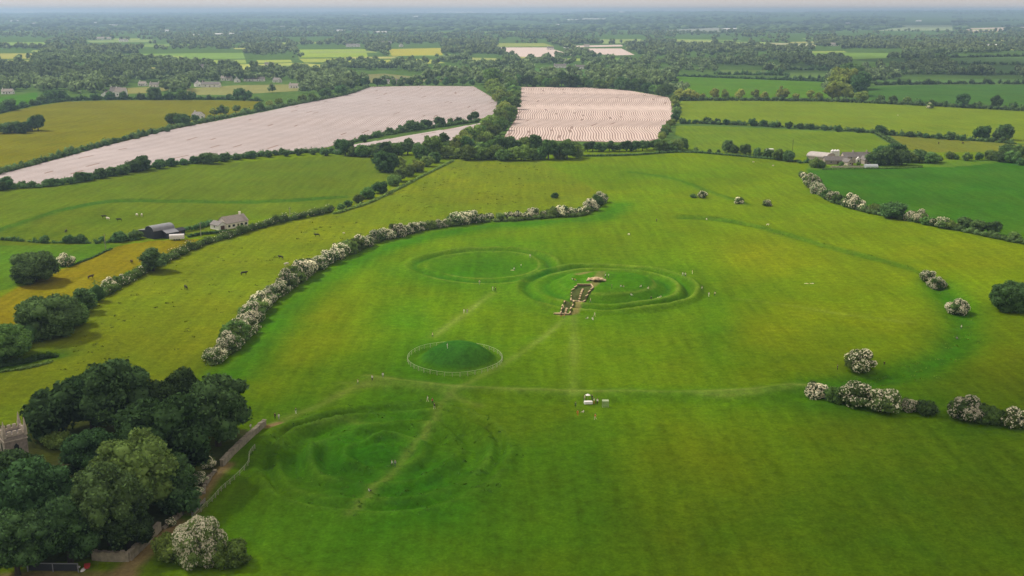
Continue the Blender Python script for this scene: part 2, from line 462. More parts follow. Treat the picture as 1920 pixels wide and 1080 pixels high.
def turf_colour(X, Y):
    px, py = to_px(X, Y, 0)
    C = np.empty(X.shape + (3,)); C[...] = alb(84, 112, 50)
    def setp(P, col):
        C[inside(X, Y, poly(P))] = alb(*col)
    near = (Y > 100) & (Y < 900)
    C[near] = OLIVE
    setp([(-300, 390), (0, 355), (300, 315), (640, 290), (830, 296), (720, 345), (620, 395), (470, 412), (400, 435), (200, 457), (-300, 470)], (94, 114, 24))
    setp([(-300, 470), (0, 460), (200, 457), (235, 462), (120, 503), (-300, 660)], (82, 116, 26))
    setp([(-300, 740), (0, 560), (60, 528), (130, 500), (230, 460), (300, 452), (375, 449), (340, 470), (280, 490), (180, 540), (-300, 780)], (126, 118, 18))
    setp([(-300, 830), (0, 665), (190, 550), (300, 485), (470, 432), (620, 400), (860, 298), (1010, 300), (1090, 340), (1135, 368), (1100, 398), (850, 420), (660, 475), (570, 520), (490, 580), (395, 690), (300, 760), (-300, 900)], (110, 126, 22))
    setp([(1510, 318), (1640, 310), (1960, 296), (2200, 300), (2200, 520), (1920, 455), (1670, 408), (1550, 365)], (62, 106, 24))
    setp([(1510, 318), (1640, 316), (1800, 312), (1920, 300), (1920, 296), (1640, 306), (1520, 312)], (90, 122, 34))
    n1 = vnoise(X / 30, Y / 60, 31); n2 = vnoise(X / 8, Y / 12, 32); n3 = vnoise(X / 70, Y / 120, 33)
    def mixw(w, col):
        w = np.clip(w, 0, 1)[..., None]
        C[...] = C * (1 - w) + np.array(col) * w
    nr = near.astype(float)
    def blob(cx, cy_, sx, sy):
        return np.exp(-(((px - cx) / sx) ** 2 + ((py - cy_) / sy) ** 2)) * nr
    for cx, cy_, sx, sy, w in ((450, 640, 130, 60, .45), (300, 640, 120, 30, .25), (620, 590, 60, 50, .45), (560, 660, 60, 50, .45), (760, 470, 90, 18, .35), (950, 345, 180, 22, .3), (1440, 480, 140, 40, .4),
                              (1500, 610, 160, 50, .35), (1700, 640, 60, 40, .25), (1800, 480, 140, 40, .35), (1860, 690, 120, 60, .35), (600, 430, 80, 20, .35), (1280, 860, 90, 50, .25), (1330, 1000, 90, 60, .2), (500, 740, 40, 40, .4)):
        mixw(blob(cx, cy_, sx, sy) * w * .62 * (1 + .5 * n1 + .3 * n2), GOLD)
    for cx, cy_, sx, sy, w in ((690, 870, 260, 110, .95), (905, 502, 175, 40, .75), (1130, 545, 220, 50, .75), (855, 675, 130, 45, .8), (760, 760, 120, 60, .6), (600, 1020, 330, 90, .55), (1120, 880, 70, 160, .5), (760, 600, 90, 30, .45),
                              (560, 760, 60, 60, .3), (1000, 620, 120, 50, .3), (1340, 650, 35, 110, .3), (1180, 330, 200, 18, .3), (1300, 740, 260, 16, .6), (1600, 760, 200, 26, .7), (1340, 1000, 60, 40, .45), (1900, 800, 120, 20, .6), (1740, 700, 90, 30, .35), (1720, 980, 420, 200, .45), (1000, 1040, 300, 120, .4), (1850, 760, 150, 90, .2), (820, 830, 420, 220, .45), (1000, 450, 300, 60, .25), (1250, 640, 200, 110, .18)):
        mixw(blob(cx, cy_, sx, sy) * w * (1 + .35 * n1 + .2 * n3), GREEN)
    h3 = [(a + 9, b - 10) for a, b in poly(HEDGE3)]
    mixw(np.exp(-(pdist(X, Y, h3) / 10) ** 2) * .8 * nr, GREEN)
    mixw(np.exp(-(pdist(X, Y, ENCL3) / 9) ** 2) * .85 * nr, GREEN)
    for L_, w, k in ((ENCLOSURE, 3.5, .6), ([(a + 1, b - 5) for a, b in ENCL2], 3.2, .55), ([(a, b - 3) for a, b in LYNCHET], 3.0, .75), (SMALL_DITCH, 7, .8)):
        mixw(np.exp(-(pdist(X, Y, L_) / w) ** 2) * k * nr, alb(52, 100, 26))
    # worn paths and dry bank tops
    for P, w, k in PATHS:
        q = pdist(X, Y, smooth_line(poly(P)))
        mixw((.6 * np.exp(-(q / w) ** 2) + .4 * np.exp(-(q / (2.2 * w)) ** 2)) * k * 1.15 * (1 + .45 * n2) * nr, TAN)
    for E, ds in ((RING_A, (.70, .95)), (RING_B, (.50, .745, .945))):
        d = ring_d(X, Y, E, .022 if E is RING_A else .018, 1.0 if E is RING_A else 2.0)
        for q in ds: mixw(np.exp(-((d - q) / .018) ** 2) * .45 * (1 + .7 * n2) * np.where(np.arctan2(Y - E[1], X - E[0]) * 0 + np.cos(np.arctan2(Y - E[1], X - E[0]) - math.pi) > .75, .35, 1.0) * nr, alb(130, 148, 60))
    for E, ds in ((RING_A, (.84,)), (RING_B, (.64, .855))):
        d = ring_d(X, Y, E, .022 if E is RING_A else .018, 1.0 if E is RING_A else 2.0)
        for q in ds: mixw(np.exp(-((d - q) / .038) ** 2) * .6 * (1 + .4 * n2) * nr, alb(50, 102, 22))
    d = ring_d(X, Y, SYNOD, .03, 4.0) * (1 + .06 * vnoise(X / 22, Y / 22, 17))
    for q in (.30, .55, .79, .94): mixw(np.exp(-((d - q) / .03) ** 2) * .20 * (1 + 1.2 * n2) * nr, alb(104, 142, 42))
    # bare soil: path by the churchyard wall and round the timber cuts
    for P, w, k in SOIL:
        q = pdist(X, Y, poly(P))
        mixw(np.exp(-(q / w) ** 4) * k * (1 + .3 * n2) * nr, alb(140, 122, 82))
    mixw(inside(X, Y, poly([(-100, 800), (40, 800), (150, 770), (440, 800), (480, 812), (410, 880), (370, 930), (330, 980), (240, 1045), (60, 1060), (-200, 1090)])) * (.8 + .2 * n2), alb(64, 66, 40))  # dark undergrowth below the grove, with the shade under the crowns painted in
    mixw(np.clip((1.02 - ring_d(X, Y, MOUND, .02, .5)) * 6, 0, 1) * .75, alb(50, 100, 34))
    for S in (S1, S2): mixw(inside(X, Y, S) * 1.0, alb(74, 84, 44))
    C *= (1 + .05 * n1 + .05 * n2)[..., None]
    return np.clip(C, 0, 1)
HEDGE3 = [(398, 684), (432, 655), (462, 618), (490, 580), (530, 548), (570, 518), (612, 494), (660, 472), (704, 454), (750, 441), (800, 430), (850, 422), (900, 415), (960, 412), (1000, 409), (1040, 406), (1088, 404), (1112, 391), (1132, 377)]
PATHS = [
    ([(1058, 596), (1030, 622), (960, 672), (890, 712), (835, 745), (812, 790), (776, 835), (740, 882), (700, 915), (655, 965)], .95, .42),
    ([(1076, 594), (1076, 650), (1075, 700), (1074, 740)], 1.3, .35),
    ([(926, 548), (900, 565), (872, 586), (842, 608), (814, 632)], 1.2, .45),
    ([(735, 716), (700, 716), (660, 730), (600, 760), (555, 778), (515, 795)], 1.2, .45),
    ([(690, 708), (760, 718), (850, 728), (950, 732), (1060, 736), (1180, 737), (1300, 738), (1400, 735), (1470, 727), (1520, 722)], 1.1, .6),
    ([(1300, 742), (1360, 744), (1420, 740), (1480, 732)], .8, .35),
    ([(1380, 560), (1480, 572), (1600, 590), (1710, 603)], .9, .3),
    ([(640, 720), (740, 724), (830, 735), (900, 760)], 1.1, .3),
    ([(590, 800), (650, 790), (700, 795)], .9, .3),
]
SOIL = [
    ([(524, 794), (500, 800)], 1.3, .9),
    ([(425, 872), (395, 900), (372, 935), (362, 960)], 2.0, .85),
    ([(330, 985), (300, 1010), (262, 1045), (238, 1066), (215, 1100)], 2.6, .9),
    ([(0, 1085), (80, 1078), (200, 1080), (240, 1078)], 2.2, .85),
    ([(1095, 560), (1110, 552), (1122, 535), (1128, 520), (1110, 518), (1085, 528)], 2.0, .55),
    ([(1050, 590), (1080, 588), (1085, 570)], 1.4, .6),
]
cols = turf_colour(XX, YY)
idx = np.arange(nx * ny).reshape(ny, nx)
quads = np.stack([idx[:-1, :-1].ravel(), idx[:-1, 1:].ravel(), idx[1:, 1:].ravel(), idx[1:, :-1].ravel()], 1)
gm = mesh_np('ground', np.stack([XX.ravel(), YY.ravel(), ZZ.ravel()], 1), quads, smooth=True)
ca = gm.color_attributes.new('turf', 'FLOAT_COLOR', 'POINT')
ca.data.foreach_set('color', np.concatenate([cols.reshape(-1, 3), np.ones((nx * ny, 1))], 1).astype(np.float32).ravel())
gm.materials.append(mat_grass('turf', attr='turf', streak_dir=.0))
ground = link(bpy.data.objects.new('ground', gm))
tag(ground, 'rolling green pasture with earthwork rings reaching to the hazy horizon', kind='structure')

# ------------------------------------------------------------------ fields laid on the land beyond the hill
FIELDS = []
_field_mats = {}
def clip_poly_mesh(name, P, z, mat):
    me = bpy.data.meshes.new(name)
    bm = bmesh.new()
    vs = [bm.verts.new((x, y, z)) for x, y in P]
    f = bm.faces.new(vs)
    bmesh.ops.triangulate(bm, faces=[f])
    bmesh.ops.recalc_face_normals(bm, faces=bm.faces)
    for f in bm.faces:
        if f.normal.z < 0: f.normal_flip()
    bm.to_mesh(me); bm.free()
    me.materials.append(mat)
    return me
def field(P, col, label, k=None, z=None, contrast=1.0, sdir=0.0):
    W = poly(P)
    dist = min(y for _, y in W)
    key = (tuple(col), contrast, sdir)
    if key not in _field_mats:
        _field_mats[key] = mat_grass('field_grass', col=alb(*col), contrast=contrast, streak_dir=sdir)
    o = link(bpy.data.objects.new('field', clip_poly_mesh('field', W, z if z is not None else .02 + dist * 2.5e-5, _field_mats[key])))
    tag(o, label, kind='structure')
    FIELDS.append(P)
    return o
# left and right of the white fields
field([(-400, 330), (0, 214), (60, 200), (120, 191), (220, 188), (400, 188), (490, 190), (480, 203), (380, 232), (280, 254), (200, 272), (130, 288), (0, 316), (-400, 440)], (116, 116, 20), 'golden green meadow beyond the long white field', sdir=1.3)
field([(-300, 240), (0, 182), (70, 173), (72, 192), (0, 210), (-300, 290)], (72, 118, 26), 'small bright green field at the frame edge below dark woods')
field([(1280, 186), (1400, 187), (1560, 189), (1700, 196), (1920, 206), (2300, 225), (2300, 300), (1900, 268), (1640, 248), (1450, 236), (1270, 231), (1262, 212)], (112, 132, 30), 'long bright pasture behind the farm under the tall tree row', sdir=1.5)
field([(1268, 235), (1400, 239), (1635, 250), (1655, 262), (1690, 284), (1640, 290), (1560, 292), (1490, 296), (1280, 282), (1290, 262), (1266, 252)], (102, 126, 30), 'pasture with a pole between the farm and a low hedge', sdir=1.5)
field([(1668, 254), (1900, 270), (2200, 290), (2200, 300), (1920, 284), (1740, 286), (1705, 280)], (112, 120, 40), 'drier brownish pasture beside the narrow trimmed hedge')
field([(1266, 143), (1400, 147), (1556, 153), (1552, 184), (1420, 184), (1290, 182)], (84, 122, 26), 'smooth green field behind the row of lit trees', sdir=1.5)
field([(1632, 163), (1760, 160), (1920, 159), (2300, 158), (2300, 215), (1920, 200), (1700, 191), (1600, 186)], (70, 106, 40), 'wide dull green field behind the avenue trees', sdir=1.5)
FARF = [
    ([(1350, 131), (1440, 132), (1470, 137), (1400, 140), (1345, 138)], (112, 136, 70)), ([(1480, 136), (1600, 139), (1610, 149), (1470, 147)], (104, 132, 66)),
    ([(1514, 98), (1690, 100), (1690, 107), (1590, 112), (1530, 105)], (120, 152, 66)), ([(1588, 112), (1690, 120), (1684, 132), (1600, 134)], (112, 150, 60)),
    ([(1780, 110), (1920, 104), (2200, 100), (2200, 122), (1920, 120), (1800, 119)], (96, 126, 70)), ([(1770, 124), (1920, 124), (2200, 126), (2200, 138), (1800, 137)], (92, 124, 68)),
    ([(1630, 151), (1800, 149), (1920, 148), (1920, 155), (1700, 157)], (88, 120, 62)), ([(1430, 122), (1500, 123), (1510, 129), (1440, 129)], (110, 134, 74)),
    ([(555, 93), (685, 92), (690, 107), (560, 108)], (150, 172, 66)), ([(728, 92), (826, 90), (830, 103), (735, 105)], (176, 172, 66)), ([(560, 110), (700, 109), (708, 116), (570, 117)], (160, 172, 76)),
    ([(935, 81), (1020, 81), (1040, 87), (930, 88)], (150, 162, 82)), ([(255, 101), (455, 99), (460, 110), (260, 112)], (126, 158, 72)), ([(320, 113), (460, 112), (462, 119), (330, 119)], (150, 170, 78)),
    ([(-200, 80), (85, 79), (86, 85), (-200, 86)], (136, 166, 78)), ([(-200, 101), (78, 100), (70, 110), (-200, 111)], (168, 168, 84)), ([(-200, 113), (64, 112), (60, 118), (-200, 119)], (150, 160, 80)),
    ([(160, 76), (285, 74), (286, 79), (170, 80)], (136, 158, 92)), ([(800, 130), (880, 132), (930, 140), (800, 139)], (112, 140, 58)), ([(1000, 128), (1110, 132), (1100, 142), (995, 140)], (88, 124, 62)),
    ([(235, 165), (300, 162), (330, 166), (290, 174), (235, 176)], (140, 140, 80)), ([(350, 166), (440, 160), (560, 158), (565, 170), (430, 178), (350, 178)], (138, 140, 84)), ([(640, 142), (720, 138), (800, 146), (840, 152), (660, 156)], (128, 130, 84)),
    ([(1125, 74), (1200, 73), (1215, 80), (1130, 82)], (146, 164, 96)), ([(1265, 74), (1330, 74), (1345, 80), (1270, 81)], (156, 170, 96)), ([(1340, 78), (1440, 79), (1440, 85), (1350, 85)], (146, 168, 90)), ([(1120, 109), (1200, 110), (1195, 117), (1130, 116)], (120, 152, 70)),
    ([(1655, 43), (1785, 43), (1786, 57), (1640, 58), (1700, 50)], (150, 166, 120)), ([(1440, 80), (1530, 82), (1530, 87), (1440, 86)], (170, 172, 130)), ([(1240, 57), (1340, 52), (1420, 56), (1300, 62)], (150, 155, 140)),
    ([(440, 121), (560, 118), (640, 124), (600, 131), (450, 131)], (176, 184, 96)), ([(700, 113), (800, 110), (835, 118), (720, 123)], (168, 176, 84)), ([(480, 113), (545, 112), (548, 117), (484, 118)], (164, 178, 84)), ([(880, 108), (930, 109), (935, 116), (885, 116)], (160, 168, 96)),  # a sunlit patch of the plain put into these bright field colours
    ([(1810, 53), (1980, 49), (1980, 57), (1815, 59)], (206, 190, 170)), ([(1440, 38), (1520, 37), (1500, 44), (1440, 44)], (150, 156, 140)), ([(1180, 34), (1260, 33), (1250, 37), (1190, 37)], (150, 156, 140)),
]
_fr = random.Random(23)
for k in range(46):                          # narrow pale strips of field between the far hedges
    yy = _fr.uniform(46, 126); xx = _fr.uniform(-60, 1860); h_ = (yy - 20) * _fr.uniform(.030, .055); w_ = _fr.uniform(40, 130); t_ = _fr.uniform(-.02, .02) * w_; q_ = _fr.uniform(-.15, .15) * w_
    if xx > 1240 and yy > 100: continue
    FARF.append(([(xx, yy), (xx + w_, yy + t_), (xx + w_ + q_, yy + h_ + t_), (xx + q_ * .5, yy + h_)], _fr.choice([(150, 168, 84), (168, 172, 92), (132, 158, 76), (176, 176, 104), (120, 148, 72)])))
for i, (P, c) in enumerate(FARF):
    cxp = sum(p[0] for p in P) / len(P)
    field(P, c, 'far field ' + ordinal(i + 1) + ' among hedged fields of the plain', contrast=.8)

# ------------------------------------------------------------------ maize fields under strips of plastic film
M['soil'] = mat_plain('field_soil', (.27, .19, .155), .95, .25, .2)
M['film'] = mat_plain('plastic_film', (.60, .475, .415), .5, .08, .05)
M['film_grey'] = mat_plain('grey_plastic_film', (.47, .40, .385), .5, .10, .04)  # greyer film colour for the two western fields
def film_field(P, label, axis0, axis1, spacing, fill, amp, wave, gap_every=0, mat='film'):
    W = poly(P)
    FIELDS.append(P)
    dist = min(y for _, y in W)
    o = link(bpy.data.objects.new('field', clip_poly_mesh('field', W, .05 + dist * 2.5e-5, M['soil'])))
    tag(o, label, kind='structure')
    a = np.array(at(*axis0)); b = np.array(at(*axis1))
    ax = (b - a); Ltot = np.hypot(*ax); ax /= Ltot
    nr = np.array([-ax[1], ax[0]])
    Wn = np.array(W)
    s = (Wn - a) @ nr; t = (Wn - a) @ ax
    rows = np.arange(s.min() - amp, s.max() + amp, spacing)
    ts = np.arange(t.min() - 20, t.max() + 20, 6.0)
    V, Fq = [], []
    z0 = .05 + dist * 2.5e-5
    for ri, r in enumerate(rows):
        if gap_every and ri % gap_every == 0: continue
        off = amp * np.sin(2 * math.pi * (ts - t.min()) / wave) + amp * .3 * np.sin(2 * math.pi * (ts - t.min()) / (wave * .37) + 1)
        c = a + np.outer(ts, ax) + np.outer(r + off, nr)
        ins = inside(c[:, 0], c[:, 1], W)
        # tears and missing lengths of film
        for _ in range(2):
            if rng.random() < .3:
                q = rng.integers(0, len(ts)); ins[q:q + rng.integers(1, 4)] = False
        w = spacing * fill * (.5 + .06 * np.sin(ts / 37 + ri))
        base = len(V)
        for side, zz in ((-1, .05), (-.45, .28), (.45, .28), (1, .05)):
            for k in range(len(ts)):
                V.append((c[k, 0] + nr[0] * w[k] * side, c[k, 1] + nr[1] * w[k] * side, z0 + zz))
        n = len(ts)
        for k in range(n - 1):
            if ins[k] and ins[k + 1]:
                for q in range(3):
                    Fq.append((base + q * n + k, base + (q + 1) * n + k, base + (q + 1) * n + k + 1, base + q * n + k + 1))
    V = np.array(V); Fq = np.array(Fq)
    used = np.unique(Fq); remap = np.full(len(V), -1); remap[used] = np.arange(len(used))
    me = mesh_np('film_rows', V[used], remap[Fq][:, ::-1], [M[mat]])
    fo = link(bpy.data.objects.new('film_rows', me), o)
    fo['kind'] = 'stuff'
    return o
W1 = [(-200, 392), (0, 326), (50, 314), (213, 270), (333, 241), (500, 209), (640, 179), (690, 163), (790, 161), (888, 162), (907, 173), (930, 187), (936, 199), (920, 221), (887, 224), (827, 236), (750, 246), (660, 264), (590, 282), (493, 290), (367, 303), (283, 311), (123, 343), (0, 354), (-200, 400)]
W2 = [(610, 285), (660, 272), (827, 244), (907, 230), (914, 234), (873, 255), (860, 262), (813, 270), (690, 286)]
W3 = [(967, 163), (1107, 164), (1180, 170), (1258, 183), (1262, 213), (1257, 232), (1235, 260), (1207, 268), (943, 262), (963, 228), (970, 200)]
film_field(W1, 'long field striped with pale pinkish plastic film beyond the hedge', (300, 330), (800, 165), 2.5, .74, 7, 520, mat='film_grey')
film_field(W2, 'small sliver of film covered field below the long striped field', (640, 285), (910, 228), 2.5, .86, 3, 300, mat='film_grey')
film_field(W3, 'squarish field striped with pale pinkish plastic film past the tree belt', (1085, 264), (1095, 164), 2.5, .62, 9, 330)
for P, l in (([(930, 89), (1025, 89), (1075, 103), (1030, 108), (965, 106), (940, 98)], 'small pale film covered field far off in sunlight'),
             ([(1080, 91), (1165, 91), (1190, 103), (1150, 104), (1085, 98)], 'second small pale film covered field beyond the first'),
             ([(1065, 86), (1165, 84), (1168, 87), (1070, 89)], 'thin pale strip of film covered field far off')):
    W = poly(P); FIELDS.append(P)
    tag(link(bpy.data.objects.new('field', clip_poly_mesh('field', W, .2, M['film']))), l, kind='structure')

# ------------------------------------------------------------------ foliage
_ICO = {}
def ico(level):
    if level not in _ICO:
        bm = bmesh.new(); bmesh.ops.create_icosphere(bm, subdivisions=level, radius=1)
        _ICO[level] = (np.array([v.co[:] for v in bm.verts]), np.array([[v.index for v in f.verts] for f in bm.faces]))
        bm.free()
    return _ICO[level]
def unit(v): return v / (np.linalg.norm(v, axis=1, keepdims=True) + 1e-9)
def leaf_quads(centres, normals, size, r):
    """one small four-cornered spray at every centre"""
    n = len(centres)
    nn = unit(normals)
    t = unit(np.cross(nn, unit(r.normal(size=(n, 3)))))
    b = np.cross(nn, t)
    s = (size * r.uniform(.6, 1.35, n))[:, None]
    w = r.uniform(.55, .9, n)[:, None]
    p = [centres - t * s - b * s * w * .3, centres + t * s * .1 - b * s * w, centres + t * s + b * s * w * .25, centres - t * s * .15 + b * s * w]
    V = np.stack(p, 1).reshape(-1, 3)
    return V, np.arange(4 * n).reshape(n, 4)
def foliage(clumps, leaves_per, leaf, r, core=.80, core_level=1, up_bias=.25, keep=None):
    """clumps: (n,5) x,y,z,r,flat -> verts, tris(core), quads(leaves)"""
    V, T, Q = [], [], []
    n0 = 0
    iv, iff = ico(core_level)
    for x, y, z, rad, flat in clumps:
        c = np.array([x, y, z])
        k = 1 + .16 * r.normal(size=(len(iv), 1))
        cv = iv * k * rad * core * np.array([1, 1, flat]) + c
        V.append(cv); T.append(iff + n0); n0 += len(cv)
        m = max(6, int(leaves_per * (rad ** 2)))
        d = unit(r.normal(size=(m, 3)) + np.array([0, 0, up_bias]))
        p = c + d * rad * r.uniform(.80, 1.10, (m, 1)) * np.array([1, 1, flat])
        nrm = d + r.normal(scale=.95, size=(m, 3))
        if keep is not None:
            ok = keep(p); p, nrm = p[ok], nrm[ok]
        if not len(p): continue
        lv, lf = leaf_quads(p, nrm, leaf, r)
        V.append(lv); Q.append(lf + n0); n0 += len(lv)
    return np.concatenate(V), np.concatenate(T), (np.concatenate(Q) if Q else np.zeros((0, 4), int))
def crown_clumps(r, n, cz, rz, rmin, rmax, zmin=-.45, rough=.12):
    out = []
    for i in range(n):
        d = r.normal(size=3); d /= np.linalg.norm(d)
        while d[2] < zmin:
            d = r.normal(size=3); d /= np.linalg.norm(d)
        rad = r.uniform(rmin, rmax)
        f = (1 - rad * .8) * r.uniform(.72, 1.0 + rough)
        out.append((d[0] * f, d[1] * f, cz + d[2] * f * rz, rad, r.uniform(.7, .95)))
    out.append((0, 0, cz, .62, rz * .9)); out.append((0, 0, cz - .25 * rz, .5, .8)) 
    return out
def trunk_mesh(name, r, h, rad, limbs, reach, z_reach):
    b = MB()
    b.tube((0, 0, -.05), (0, 0, h * .5), rad * 1.25, rad * .9, 8)
    b.tube((0, 0, h * .5), (0.03, 0, h), rad * .9, rad * .6, 8)
    for k in range(limbs):
        a = 2 * math.pi * (k + r.uniform(-.2, .2)) / max(1, limbs)
        z0 = h * r.uniform(.55, .95)
        b.tube((0, 0, z0), (math.cos(a) * reach, math.sin(a) * reach, z_reach * r.uniform(.8, 1.2)), rad * .5, rad * .12, 5)
    return b.mesh(name, M['bark'])
PROTO = {}
def make_tree_proto(key, mat, shape, lod, seed, blossom=False):
    """unit tree: crown half-width 1"""
    r = np.random.default_rng(seed)
    n, leaf, per, lvl = {'near': (62, .048, 1900, 2), 'mid': (26, .085, 560, 1), 'far': (11, .15, 190, 1)}[lod]
    cz, rz, th, zmin = {'round': (1.12, 1.02, .7, -.7), 'tall': (1.6, 1.5, .8, -.75), 'low': (.80, .84, .35, -.8), 'bush': (.60, .72, .25, -.6)}[shape]
    rr = {'near': (.22, .40), 'mid': (.26, .46), 'far': (.36, .56)}[lod]
    cl = crown_clumps(r, n, cz, rz, *rr, zmin, .30 if shape == 'bush' else .20)
    if shape == 'bush': cl.append((0, 0, .35, .75, .55))
    cl = [(x, y, max(z, rad * fl * .55 if shape == 'bush' else z), rad, fl) for x, y, z, rad, fl in cl]
    v, t, q = foliage(cl, per, leaf, r, .82, lvl)
    crown = mesh_np('crown', v, [t, q], [mat])
    trunk = trunk_mesh('trunk', r, th, .085 if shape != 'bush' else .05, 5 if lod != 'far' else 3, .45, cz * .95)
    bl = None
    if blossom:
        # flower sprays sit on the outside of the clumps, thick on some and missing on others
        P, Nn = [], []
        for x, y, z, rad, fl in cl[:n]:
            if r.random() < .24: continue
            m = int(per * rad ** 2 * r.uniform(.35, 1.45) * blossom * (1.7 if lod == 'near' else 1.0))
            d = unit(r.normal(size=(m, 3)) + np.array([0, 0, .45]))
            p = np.array([x, y, z]) + d * rad * r.uniform(1.0, 1.12, (m, 1)) * np.array([1, 1, fl])
            P.append(p); Nn.append(d + r.normal(scale=.6, size=(m, 3)))
        P, Nn = np.concatenate(P), np.concatenate(Nn)
        lv, lf = leaf_quads(P, Nn, leaf * .85, r)
        bl = mesh_np('blossom', lv, lf, [M['blossom']])
    PROTO.setdefault(key, []).append((crown, trunk, bl))
sd = 100
for mk in ('dark', 'grove', 'mid', 'light', 'bright'):
    for shape in ('round', 'tall', 'low', 'bush'):
        for lod, cnt in (('near', 5 if (mk == 'grove' and shape == 'round') else (1 if mk in ('dark', 'mid') and shape != 'tall' else 0)), ('mid', 2), ('far', 2)):
            for _ in range(cnt):
                make_tree_proto((mk, shape, lod), M['leaf_' + mk], shape, lod, sd); sd += 1
for lod, cnt in (('near', 3), ('mid', 4), ('far', 3)):
    for k in range(cnt):
        make_tree_proto(('hawthorn', 'bush', lod), M['leaf_hawthorn'], 'bush', lod, sd, blossom=(1.5, 1.0, .7, 1.25)[k % 4]); sd += 1
def get_proto(mk, shape, lod):
    for l in (lod, 'mid', 'far', 'near'):
        if (mk, shape, l) in PROTO: return random.choice(PROTO[(mk, shape, l)])
def tree(px, py, rpx, label, mk='mid', shape='round', group=None, name=None, hs=1.0, cat=None, rad_m=None, by_crown=False):
    """base at pixel (px,py), crown half-width rpx photo pixels"""
    if by_crown:
        k = mpp(py) ; R0 = rad_m or rpx * k
        cz = {'round': 1.12, 'tall': 1.6, 'low': .80, 'bush': .6}[shape] * hs * R0
        x, y = at(px, py, cz); loc = Vector((x, y, hz(x, y)))
    else:
        loc = place(px, py)
    depth = loc.y * CP + CAM_H * SP
    R = rad_m or rpx * depth / F_PX
    lod = 'near' if rpx >= 34 else ('mid' if rpx >= 10.5 else 'far')
    crown, trunk, bl = get_proto(mk, shape, lod)
    name = name or ('hawthorn_bush' if mk == 'hawthorn' else ('shrub' if shape == 'bush' else 'broadleaf_tree'))
    root = empty(name, (loc.x, loc.y, loc.z - .02 * R), random.uniform(0, 6.28), (R * random.uniform(.94, 1.06), R * random.uniform(.94, 1.06), R * hs))
    link(bpy.data.objects.new('crown', crown), root)
    link(bpy.data.objects.new('trunk', trunk), root)
    if bl is not None: link(bpy.data.objects.new('blossom', bl), root)
    tag(root, label, cat or ('bush' if shape == 'bush' else 'tree'), group)
    return root
def along(P, n):
    P = smooth_line(P, 8)
    L_ = [0]
    for i in range(1, len(P)): L_.append(L_[-1] + math.hypot(P[i][0] - P[i - 1][0], (P[i][1] - P[i - 1][1]) * 2.2))
    out = []
    for k in range(n):
        s = L_[-1] * (k + .5) / n
        i = max(j for j in range(len(L_)) if L_[j] <= s)
        i = min(i, len(P) - 2)
        f = (s - L_[i]) / (L_[i + 1] - L_[i] + 1e-9)
        out.append((P[i][0] + (P[i + 1][0] - P[i][0]) * f, P[i][1] + (P[i + 1][1] - P[i][1]) * f))
    return out
def tree_line(P, n, r0, r1, where, group, kinds, jx=2.0, jy=1.0, noun='tree', big=()):
    """kinds: list of (material key, shape); where: text after 'nth tree '"""
    for k, (x, y) in enumerate(along(P, n)):
        mk, sh = random.choice(kinds)
        r_ = random.uniform(r0, r1)
        if k in big: r_ = r1 * 1.45
        tree(x + random.uniform(-jx, jx), y + random.uniform(-jy, jy), r_, f'{ordinal(k + 1)} {noun} {where}', mk, sh, group, hs=random.uniform(.85, 1.15))
def hedge(P, width, height, label, mat='leaf_mid', leaf=None, rag=.35, blossom=0.0, name='hedge', gap=None, kind=None):
    """a hedge as one clipped or ragged strip of leaf clumps along a line of photo pixels"""
    W = smooth_line(poly(P), 6)
    r = np.random.default_rng(abs(hash(label)) % 100000 if False else sum(ord(c) * (i + 1) for i, c in enumerate(label)) % 100000)
    cl = []
    step = max(width * .55, .8)
    for i in range(len(W) - 1):
        (x0, y0), (x1, y1) = W[i], W[i + 1]
        d = math.hypot(x1 - x0, y1 - y0)
        m = max(1, int(round(d / step)))
        for k in range(m):
            t = (k + .5) / m
            x, y = x0 + (x1 - x0) * t, y0 + (y1 - y0) * t
            if gap and r.random() < gap: continue
            h = height * (1 + rag * r.normal() * .6)
            h = max(height * .5, h)
            x += r.normal() * width * .12; y += r.normal() * width * .12
            cl.append((x, y, h * .45, width * .55 * r.uniform(.85, 1.15), h / width))
    cx = np.mean([c[0] for c in cl]); cy2 = np.mean([c[1] for c in cl])
    cl = [(c[0] - cx, c[1] - cy2, c[2], c[3], c[4]) for c in cl]
    dist = cy2
    leaf = leaf or max(.22, dist * .00058)
    per = 1.35 / leaf ** 2
    v, t, q = foliage(cl, per, leaf, r, .85, 1)
    zz = HG(v[:, 0] + cx, v[:, 1] + cy2)
    v[:, 2] = np.maximum(v[:, 2], .02) + zz
    o = link(bpy.data.objects.new(name, mesh_np(name, v, [t, q], [M[mat]])))
    o.location = (cx, cy2, 0)
    if blossom:
        P2, N2 = [], []
        for x, y, z, rad, fl in cl:
            if r.random() > .6: continue
            m = int(per * rad ** 2 * blossom * r.uniform(.3, 1.6))
            d = unit(r.normal(size=(m, 3)) + np.array([0, 0, .6]))
            P2.append(np.array([x, y, z]) + d * rad * r.uniform(1.0, 1.12, (m, 1)) * np.array([1, 1, fl])); N2.append(d + r.normal(scale=.6, size=(m, 3)))
        P2, N2 = np.concatenate(P2), np.concatenate(N2)
        P2[:, 2] += HG(P2[:, 0] + cx, P2[:, 1] + cy2)
        lv, lf = leaf_quads(P2, N2, leaf * .8, r)
        link(bpy.data.objects.new('blossom', mesh_np('blossom', lv, lf, [M['blossom']])), o)
    if kind: tag(o, label, None, None, kind)
    else: tag(o, label, 'hedge')
    return o
